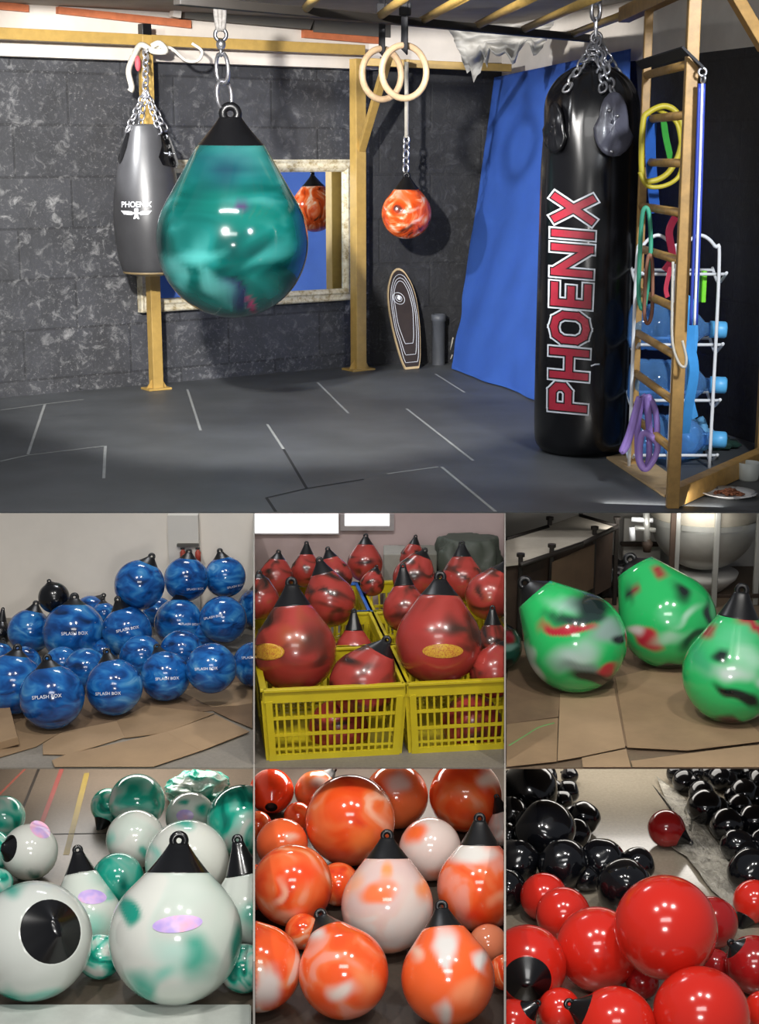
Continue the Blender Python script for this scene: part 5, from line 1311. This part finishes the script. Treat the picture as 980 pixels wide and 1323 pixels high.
WT = [ # cx cy r axis phi br tip mat label blots badge cuts Y
 (678, 650, 256, (0, 1, 0.05), 45, 0.48, 1.56, 'teal_white', 'large white drop bag with teal patches in front, lilac print across it', [BL(0, 0, 2, 2, 0, CW, .6, .82), BL(-0.72, 0.35, 0.17, 0.3, 12, '#1c9580', 0.6), BL(-0.5, -0.7, 0.4, 0.3, -30, T_, 0.8), BL(-0.15, -0.5, 0.5, 0.22, 10, TL_, 1.0, 0.8), BL(0.3, -0.25, 0.33, 0.5, 20, T_, 0.85, 0.9), BL(0.85, -0.1, 0.14, 0.5, -10, '#18907c', 0.8), BL(-0.05, -0.25, 0.5, 0.2, 0, '#b4d8cc', 1.0, 0.8), BL(0.0, -0.8, 0.4, 0.2, 0, '#cfd6cc', 0.9)], (0.02, 0.17, 0.36, 0.12, 6), [], None),
 (128, 668, 226, (0.33, 0.18, 0.92), 36, 0.55, 1.16, 'teal_white', 'large white bag at the left edge turned with its black cap to the viewer', [BL(0, 0, 2, 2, 0, '#d2d6cf', .6), BL(-0.35, -0.85, 0.6, 0.2, -5, T_, 0.8), BL(0.2, -0.9, 0.5, 0.18, 15, '#5cbcaa', 0.9, 0.8), BL(-0.4, 0.85, 0.4, 0.3, 20, '#3aa592', 0.9)], None, [], None),
 (335, 590, 140, (-0.18, 1, 0.0), 62, 0.44, 2.08, 'teal_white', 'white drop bag between the two large ones with a lilac print', [BL(0, 0, 2, 2, 0, '#cfd6cc', .6), BL(0.6, 0.7, 0.25, 0.3, 0, '#55b8a4', 0.9), BL(0.1, -0.2, 0.9, 0.7, 0, '#8ccab8', 1.0)], (0.12, 0.6, 0.38, 0.17, 0), [], 5.18),
 (385, 745, 100, (0.2, 0.3, -1), 30, 0.4, 1.3, 'teal_heavy', 'teal bag low in the gap between the two large white ones', [], None, [], None),
 (115, 325, 108, (-0.9, 0.15, 0.6), 30, 0.5, 1.2, 'teal_white', 'white bag with its black cap pointing left, on the left side', [BL(0, 0, 2, 2, 0, CW, .6, .82), BL(0.2, -0.8, 0.35, 0.2, 0, '#13705f', 0.8)], (0.32, 0.78, 0.4, 0.26, -35), [], None),
 (-35, 330, 90, (-1, 0.2, 0), 30, 0.4, 1.3, 'teal_heavy', 'teal bag at the left photo edge beside the side-turned white one', [], None, [], None),
 (15, 190, 82, (-0.5, 0.2, -0.8), 30, 0.4, 1.3, 'teal_heavy', 'teal and white bag at the left photo edge, highest one there', [], None, [], None),
 (-10, 450, 62, (-0.5, 0.2, -0.8), 30, 0.4, 1.3, 'teal_heavy', 'small pale teal bag low at the left photo edge', [], None, [], None),
 (528, 132, 108, (0.3, 0.3, -1), 30, 0.4, 1.3, 'teal_heavy', 'round teal bag with a white swirl near the top middle', [], None, [], None),
 (418, 165, 86, (-0.35, -1, 0.3), 40, 0.5, 1.75, 'teal_heavy', 'teal bag with its black cap pointing down to the floor', [], None, [], None),
 (522, 275, 112, (0.3, 0.3, -1), 30, 0.4, 1.3, 'teal_white', 'plain white bag below the round teal one', [BL(0, 0, 2, 2, 0, CW, .6, .82), BL(0.3, -0.4, 0.2, 0.3, 0, '#4fae9a', 0.8), BL(-0.8, 0, 0.2, 0.4, 0, '#8fc9ba', 0.9)], None, [], None),
 (735, 190, 96, (0.3, 0.3, -1), 30, 0.4, 1.3, 'teal_white', 'white bag with teal marks and a lilac print, under the crumpled one', [BL(0, 0, 2, 2, 0, '#d3d8cf', .6), BL(0.5, 0.3, 0.4, 0.4, 0, T_, 0.8), BL(-0.3, 0.6, 0.35, 0.2, 20, '#2f9d88', 0.8)], (-0.22, 0.05, 0.34, 0.24, 0), [], None),
 (722, 365, 162, (0.2, 0.3, -1), 30, 0.4, 1.3, 'teal_white', 'white bag directly behind the large front drop bag', [BL(0, 0, 2, 2, 0, '#d6d8cf', .6), BL(-0.1, 0.85, 0.35, 0.2, 0, '#49ae9a', 0.9), BL(-0.8, 0.2, 0.2, 0.4, 20, '#8fc9ba', 0.9)], None, [], None),
 (455, 432, 102, (0.2, 0.3, -1), 30, 0.4, 1.3, 'teal_heavy', 'dark teal bag behind the middle drop bag', [BL(0, 0, 2, 2, 0, '#1c8f7c', .6, .8), BL(0.2, -0.1, 0.3, 0.5, 0, '#0d5f53', 0.9)], None, [], None),
 (935, 205, 138, (0.3, 0.3, -1), 30, 0.4, 1.3, 'teal_heavy', 'teal and white bag against the right partition, upper one', [], None, [(328, -1)], None),
 (965, 560, 152, (-0.2, 1, 0.1), 48, 0.46, 2.0, 'teal_white', 'white drop bag with a black cap cut off by the right partition', [BL(0, 0, 2, 2, 0, '#d3d8cf', .6), BL(0.1, -0.1, 0.5, 0.5, 0, '#55b8a4', 0.9)], None, [(328, -1)], None),
 (940, 800, 118, (0.3, 0.3, -1), 30, 0.4, 1.3, 'teal_heavy', 'teal bag in the lower right corner against the partition', [], None, [(328, -1)], None),
]
for (x, y, r, ax, phi, br, tip, mt_, lb, bl, bd, cu, Y) in WT:
    px, py = z3(x, y)
    bag('BL', px, py, r / 2.988, M[mt_], ax, lb, 0.0, 8.0, phi, br, tip, M['black_vinyl'], blots=bl, badge=(*bd, M['lilac_badge']) if bd else None, cuts=cu, Y=Y, group='white and teal bags', seg=110 if r > 200 else None, mode='shrink')
bm = NB(); bmesh.ops.create_icosphere(bm, subdivisions=6, radius=1); c = pY(*z3(775, 62), 6.3); sz = W(140 / 2.988, c)
lay = bm.verts.layers.float_color.new('blot')
for v in bm.verts: v[lay] = (0, 0, 0, 0)
for v in bm.verts:
    q = v.co.copy(); kk = 1 + .25 * noise.noise(q * 1.5) - .30 * abs(noise.noise(q * 2.4 + V((3, 1, 2)))) - .07 * abs(noise.noise(q * 5))
    v.co = V((c.x + q.x * sz * kk, c.y + q.y * sz * .8 * kk, max(0.0, c.z - .03 + q.z * sz * .58 * kk)))
solo('deflated_bag', bm, M['teal_heavy'], 'crumpled half-empty teal and white bag at the top of the pile', 'punching bag')
bm = NB(); a, b = pZ(-30, 1297, 0.03), pZ(352, 1295, 0.03)
prism(bm, [V((a.x, 4.2, 0.03)), V((px_side(328, 4.2, .03) - .01, 4.2, 0.03)), V((px_side(328, a.y, .03) - .01, a.y, 0.03)), V((a.x, a.y, 0.03))], V((0, 0, -0.03)))
bmesh.ops.bevel(bm, geom=bm.edges[:], offset=0.004, segments=2, affect='EDGES')
solo('white_ledge', bm, pm('ledge_white', '#b4b8b2', 0.4), 'long white edge board lying in front of the white and teal bags', 'board', smooth=False)

# ------------------------------------------------------------------ BOTTOM CENTRE: orange bags
M['orange_marble'] = marble('orange_marble', [(0.30, '#d84420'), (0.44, '#e65a2c'), (0.53, '#ea8a5c'), (0.60, '#e2bcaa'), (0.78, '#d6d0ca')], 1.9, 1.2, 0.13, 0.4, 1.5)
M['orange_full'] = marble('orange_full', [(0.30, '#d43c1c'), (0.48, '#e65626'), (0.62, '#ea7440'), (0.74, '#ecab8c')], 1.9, 1.4, 0.13, 0.4, 1.5)
OG, OL, OW = '#ee5c28', '#f0a070', '#d6d2ce'
OR = [
 (520, 540, 180, (0, 1, 0.06), 52, 0.48, 1.64, 'orange_marble', 'white and orange drop bag at the centre front with its holed cap upright', [BL(0, 0, 2, 2, 0, OW, .6, .75), BL(-0.2, 0.28, 0.55, 0.33, 5, '#f07a48', 0.7), BL(0.0, 0.75, 0.15, 0.35, -10, '#f09a60', 0.8), BL(0.85, 0.4, 0.3, 0.55, 25, '#f0935a', 0.8), BL(-0.75, 0.45, 0.25, 0.5, -30, '#f0a880', 0.9, 0.8), BL(0.1, -0.95, 0.9, 0.18, 0, '#f0a078', 0.9, 0.7)], []),
 (350, 802, 176, (-0.42, 1, -0.35), 50, 0.45, 1.6, 'orange_marble', 'orange bag with a white patch at the bottom left of the centre one', [BL(0, 0, 2, 2, 0, OG, .6, .6), BL(-0.6, 0.8, 0.3, 0.3, 30, OW, 0.8), BL(-0.05, -0.4, 0.5, 0.3, 10, '#dccac0', 0.8), BL(0.5, -0.2, 0.4, 0.5, 20, '#f08a58', 0.9)], []),
 (757, 822, 183, (-0.08, 1, -0.1), 52, 0.46, 1.65, 'orange_marble', 'orange and white drop bag at the bottom right of the centre one', [BL(0, 0, 2, 2, 0, '#ee6430', .6), BL(0.0, 0.7, 0.35, 0.5, 0, OW, 0.8), BL(0.0, 0.35, 0.12, 0.4, 0, OW, 0.8), BL(0.72, 0.3, 0.2, 0.35, 20, OW, 0.8), BL(-0.65, 0.55, 0.25, 0.25, 30, '#e6b8a0', 0.9), BL(-0.05, -0.7, 0.25, 0.5, 0, '#dccac0', 0.9), BL(0.4, -0.3, 0.5, 0.4, 0, '#f08c60', 0.9)], []),
 (18, 782, 168, (-0.5, 0.9, 0.1), 45, 0.45, 1.5, 'orange_marble', 'orange and white bag at the lower left against the partition', [BL(0.3, 0.5, 0.8, 0.5, 0, OG, .7), BL(0.2, -0.4, 0.5, 0.7, -20, '#dcd0ca', .8)], [(328, 1)]),
 (150, 460, 158, (-0.6, 0.2, -0.7), 40, 0.4, 1.4, 'orange_full', 'big orange bag left of the centre one, pale streaks on it', [BL(-0.3, -0.2, 0.14, 0.6, -20, '#f0bda0', .9, .8), BL(-0.1, -0.7, 0.5, 0.2, 10, '#f0b090', .9, .8), BL(0.2, 0.3, 0.8, 0.5, 0, '#ec4c20', .9)], []),
 (0, 490, 112, (-0.8, 0.2, 0.2), 40, 0.4, 1.4, 'orange_full', 'orange swirled bag pressed against the left partition at mid height', [BL(0.5, -0.1, 0.25, 0.7, 20, '#f0c4ac', .9, .8)], [(328, 1)]),
 (375, 205, 176, (0.2, 0.2, -1), 40, 0.4, 1.4, 'orange_full', 'big plain orange bag above the centre one', [BL(-0.2, 0.4, 0.6, 0.5, 0, '#ee5622', .9), BL(0.3, -0.4, 0.6, 0.4, 0, '#f07a3c', .9)], []),
 (555, 112, 126, (0.3, 0.2, -1), 40, 0.4, 1.4, 'orange_marble', 'orange bag with a whitish face at the top, right of the big plain one', [BL(0, 0, 2, 2, 0, '#ef7440', .6), BL(0.05, 0.4, 0.5, 0.5, 0, '#dcccc4', .8)], []),
 (826, 108, 142, (0.3, 0.2, -1), 40, 0.4, 1.4, 'orange_full', 'orange bag with one pale corner at the top right', [BL(0.6, 0.45, 0.45, 0.4, 20, '#e6d2c4', .8)], []),
 (688, 318, 122, (0.3, 0.2, -1), 40, 0.4, 1.4, 'orange_marble', 'white-topped orange bag just right of the centre cap', [BL(0, 0, 2, 2, 0, '#dccac2', .6), BL(-0.5, 0.5, 0.6, 0.4, 30, '#ee6a34', .8), BL(0.3, -0.8, 0.9, 0.4, 0, '#e88a68', .9)], []),
 (880, 470, 166, (0.02, 1, 0.05), 50, 0.48, 1.75, 'orange_marble', 'white and orange drop bag with a black cap at the right partition', [BL(0, 0, 2, 2, 0, OG, .6, .6), BL(-0.2, 0.8, 0.9, 0.32, 0, '#dcd8d2', .7), BL(-0.1, -0.6, 0.5, 0.3, 0, '#e8401c', .9), BL(0.5, -0.2, 0.4, 0.2, 20, '#f0a078', .9)], [(652, -1)]),
 (68, 92, 88, (0.0, -0.6, 0.7), 40, 0.3, 1.15, 'orange_full', 'deep orange bag in the upper left corner with a small black valve', [BL(0, 0, 2, 2, 0, '#e64420', .6)], []),
 (238, 92, 80, (0.7, 0.8, 0.0), 45, 0.4, 1.55, 'orange_marble', 'orange and white bag at the top with its cap leaning right', [BL(0, 0, 2, 2, 0, '#f0844e', .6), BL(0.2, 0.4, 0.5, 0.4, 30, '#dcd2ca', .8)], []),
 (110, 300, 102, (-0.6, 0.2, -0.7), 40, 0.4, 1.4, 'orange_marble', 'orange bag with pale marks behind the big streaked one', [BL(0, 0, 2, 2, 0, '#ee6a38', .6), BL(0.35, 0.3, 0.4, 0.25, 0, '#e6b49c', .9)], []),
 (172, 190, 56, (0, 0.2, -1), 40, 0.4, 1.4, 'orange_full', 'small orange bag in the gap left of the big plain one', [], []),
 (985, 235, 72, (-0.3, 1, 0.1), 45, 0.5, 1.9, 'orange_marble', 'white bag with a black cap cut off by the partition, upper right', [BL(0, 0, 2, 2, 0, OW, .6, .75)], [(652, -1)]),
 (915, 690, 78, (0.2, 0.2, -1), 40, 0.4, 1.4, 'orange_marble', 'pale orange bag low behind the bottom right one', [BL(0, 0, 2, 2, 0, '#d8805c', .6)], []),
 (985, 800, 70, (0.2, 0.2, -1), 40, 0.4, 1.4, 'orange_full', 'deep orange bag in the lower right corner at the partition', [], [(652, -1)]),
 (190, 640, 70, (0.2, 0.2, -1), 40, 0.4, 1.4, 'orange_full', 'orange bag low between the streaked one and the bottom left one', [], []),
 (330, 455, 84, (0.2, 0.2, -1), 40, 0.4, 1.4, 'orange_full', 'orange bag in shade under the big plain one', [], []),
 (15, 225, 56, (-0.2, 0.2, -1), 40, 0.4, 1.4, 'orange_full', 'small orange bag against the left partition near the top', [], [(328, 1)]),
]
for (x, y, r, ax, phi, br, tip, mt_, lb, bl, cu) in OR:
    px, py = z4(x, y)
    bag('BC', px, py, r / 3.025, M[mt_], ax, lb, 0.0, 8.0, phi, br, tip, M['black_rubber'], blots=bl, cuts=cu, group='orange bags in the pile', seg=96 if r > 150 else None, mode='shrink')

# ------------------------------------------------------------------ BOTTOM RIGHT: red bags before rows of black ones
M['red_vinyl'] = pm('red_vinyl', '#c4261a', 0.16, 0, 0.05, 3, coat=0.35)
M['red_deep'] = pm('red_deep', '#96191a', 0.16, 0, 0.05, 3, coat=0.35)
RR = [
 (355, 700, 160, (0.3, 0.2, -1), 1.3, 'red_vinyl', 'red bag between the cap-facing one and the biggest', [], 30),
 (757, 958, 186, (0.3, -0.3, -1), 1.3, 'red_vinyl', 'large red bag at the bottom, right below the biggest', [], 30),
 (430, 1000, 152, (-0.95, 0.45, 0.15), 1.45, 'red_vinyl', 'red bag at the bottom middle with a black cap on its left', [], 36),
 (85, 762, 152, (0.0, -0.42, 0.9), 1.14, 'red_vinyl', 'red bag at the left partition with its black cap facing the viewer', [(652, 1)], 41),
 (620, 616, 198, (0.3, 0.1, -1), 1.3, 'red_vinyl', 'biggest bright red bag in the middle of the front heap', [], 30),
 (225, 568, 106, (-0.3, 0.2, -1), 1.3, 'red_vinyl', 'red bag second in the row running back on the left', [], 30),
 (150, 505, 98, (-0.3, 0.2, -1), 1.3, 'red_vinyl', 'red bag farthest back in the row on the left', [], 30),
 (798, 598, 100, (0.3, 0.2, -1), 1.3, 'red_deep', 'dark red bag right behind the biggest red one', [], 30),
 (962, 762, 112, (-0.6, 0.6, 0.3), 1.25, 'red_deep', 'dark red bag at the right photo edge, upper of the two lower ones', [], 36),
 (962, 515, 82, (-0.55, -0.9, 0.3), 1.7, 'red_vinyl', 'red bag at the right photo edge with its black cap pointing down', [], 45),
 (1000, 940, 78, (0.3, 0.2, -1), 1.3, 'red_vinyl', 'red bag in the lower right corner of the photo', [], 30),
 (210, 935, 84, (0.3, 0.2, -1), 1.3, 'red_vinyl', 'red bag low between the cap-facing one and the bottom middle one', [], 30),
 (530, 830, 66, (0.3, 0.2, -1), 1.3, 'red_deep', 'dark red bag in the gap under the biggest one', [], 30),
 (810, 770, 70, (0.3, 0.2, -1), 1.3, 'red_deep', 'dark red bag in the gap right under the biggest one', [], 30),
 (30, 985, 90, (0.75, 0.55, 0.35), 1.6, 'red_vinyl', 'red bag in the lower left corner with a black cap pointing right', [(652, 1)], 40),
 (622, 234, 72, (0.85, -0.5, 0.1), 1.62, 'red_deep', 'single red bag lying alone on the pale aisle floor', [], 45),
]
for (x, y, r, ax, tip, mt_, lb, cu, phi) in RR:
    px, py = z5(x, y)
    bag('BR', px, py, r / 2.988, M[mt_], ax, lb, 0.0, 8.0, phi, 0.5 if phi != 41 else 0.62, tip, M['black_vinyl'], cuts=cu, group='red bags in front of the black ones', mode='' if r == 198 else 'shrink')
M['black_gloss'] = pm('black_gloss', '#0b0c10', 0.14, 0, 0.2, 3, coat=0.4)
BLK_L = [(95, 85, 108), (155, 245, 116), (225, 372, 99), (375, 372, 103), (512, 392, 85), (462, 462, 110), (25, 180, 69), (242, 92, 45), (222, 128, 40), (304, 192, 63), (262, 202, 56), (0, 470, 81), (45, 362, 87), (150, 35, 52), (85, 15, 45), (10, 70, 63), (270, 262, 67), (10, 280, 67), (130, 340, 67), (310, 440, 67), (180, 100, 56), (250, 30, 34)]
BLK_R = [(690, 52, 45), (722, 74, 47), (757, 98, 49), (772, 152, 69), (815, 180, 69), (856, 222, 67), (896, 300, 65), (930, 345, 67), (950, 405, 92), (830, 42, 47), (862, 62, 49), (922, 98, 56), (972, 126, 54), (962, 218, 74), (1000, 300, 67), (660, 20, 38), (790, 20, 38), (880, 20, 43), (940, 36, 47), (985, 50, 49), (905, 150, 49), (1010, 190, 56), (700, 10, 31), (740, 30, 36), (1005, 400, 78), (880, 120, 45)]
for i, (x, y, r) in enumerate(BLK_L):
    px, py = z5(x, y); rnd = random.Random(i)
    bag('BR', px, py, r / 2.988, M['black_gloss'], (rnd.uniform(-1, .2), rnd.uniform(-.3, .6), -1 + rnd.random() * .4), 'glossy black bag in the heap left of the aisle, behind the red ones', 0.0, 8.0, 40, 0.4, 1.5, M['black_rubber'], cuts=[(652, 1)] if px - r / 2.9 < 655 else (), group='black bags left of the aisle', dent=0.10, seg=40, mode='shrink')
for i, (x, y, r) in enumerate(BLK_R):
    px, py = z5(x, y); rnd = random.Random(i + 50)
    bag('BR', px, py, r / 2.988, M['black_gloss'], (rnd.uniform(0, .6), rnd.uniform(-.2, .8), -1), 'glossy black bag in the rows right of the aisle and its plastic film', 0.0, 8.0, 40, 0.4, 1.5, M['black_rubber'], group='black bags right of the aisle', dent=0.06, seg=40, mode='shrink')
M['film'] = (lambda s: (s.base(s.ramp(s.noise(obco(s), 9, 5, .7, 1.5), [(0.35, '#6f6b62'), (0.5, '#9b968a'), (0.7, '#b5b0a4')])), s.set(Roughness=0.28), s.bump(s.noise(obco(s), 22, 5, .6, 2.0), .8, .02), s.m)[-1])(NT('plastic_film'))
def film(poly, label, n=14):
    fn = lambda x, y: pZ(*z5(x, y), 0.006) + V((0, 0, 0.012 * abs(noise.noise(V((x * .03, y * .03, 2)))) + .008 * abs(noise.noise(V((x * .09, y * .09, 5))))))
    bm = patch(fn, poly, n); bmesh.ops.solidify(bm, geom=bm.faces[:], thickness=.002)
    return solo('plastic_sheet', bm, M['film'], label, 'plastic film')
film([(585, 40), (660, 90), (720, 150), (780, 240), (850, 330), (900, 470), (900, 560), (800, 480), (700, 350), (640, 310), (690, 280), (700, 190), (620, 130)], 'long crumpled plastic film along the right side of the aisle')
film([(205, 160), (240, 165), (332, 278), (300, 292), (240, 230)], 'strip of white film between the black bags left of the aisle', 8)
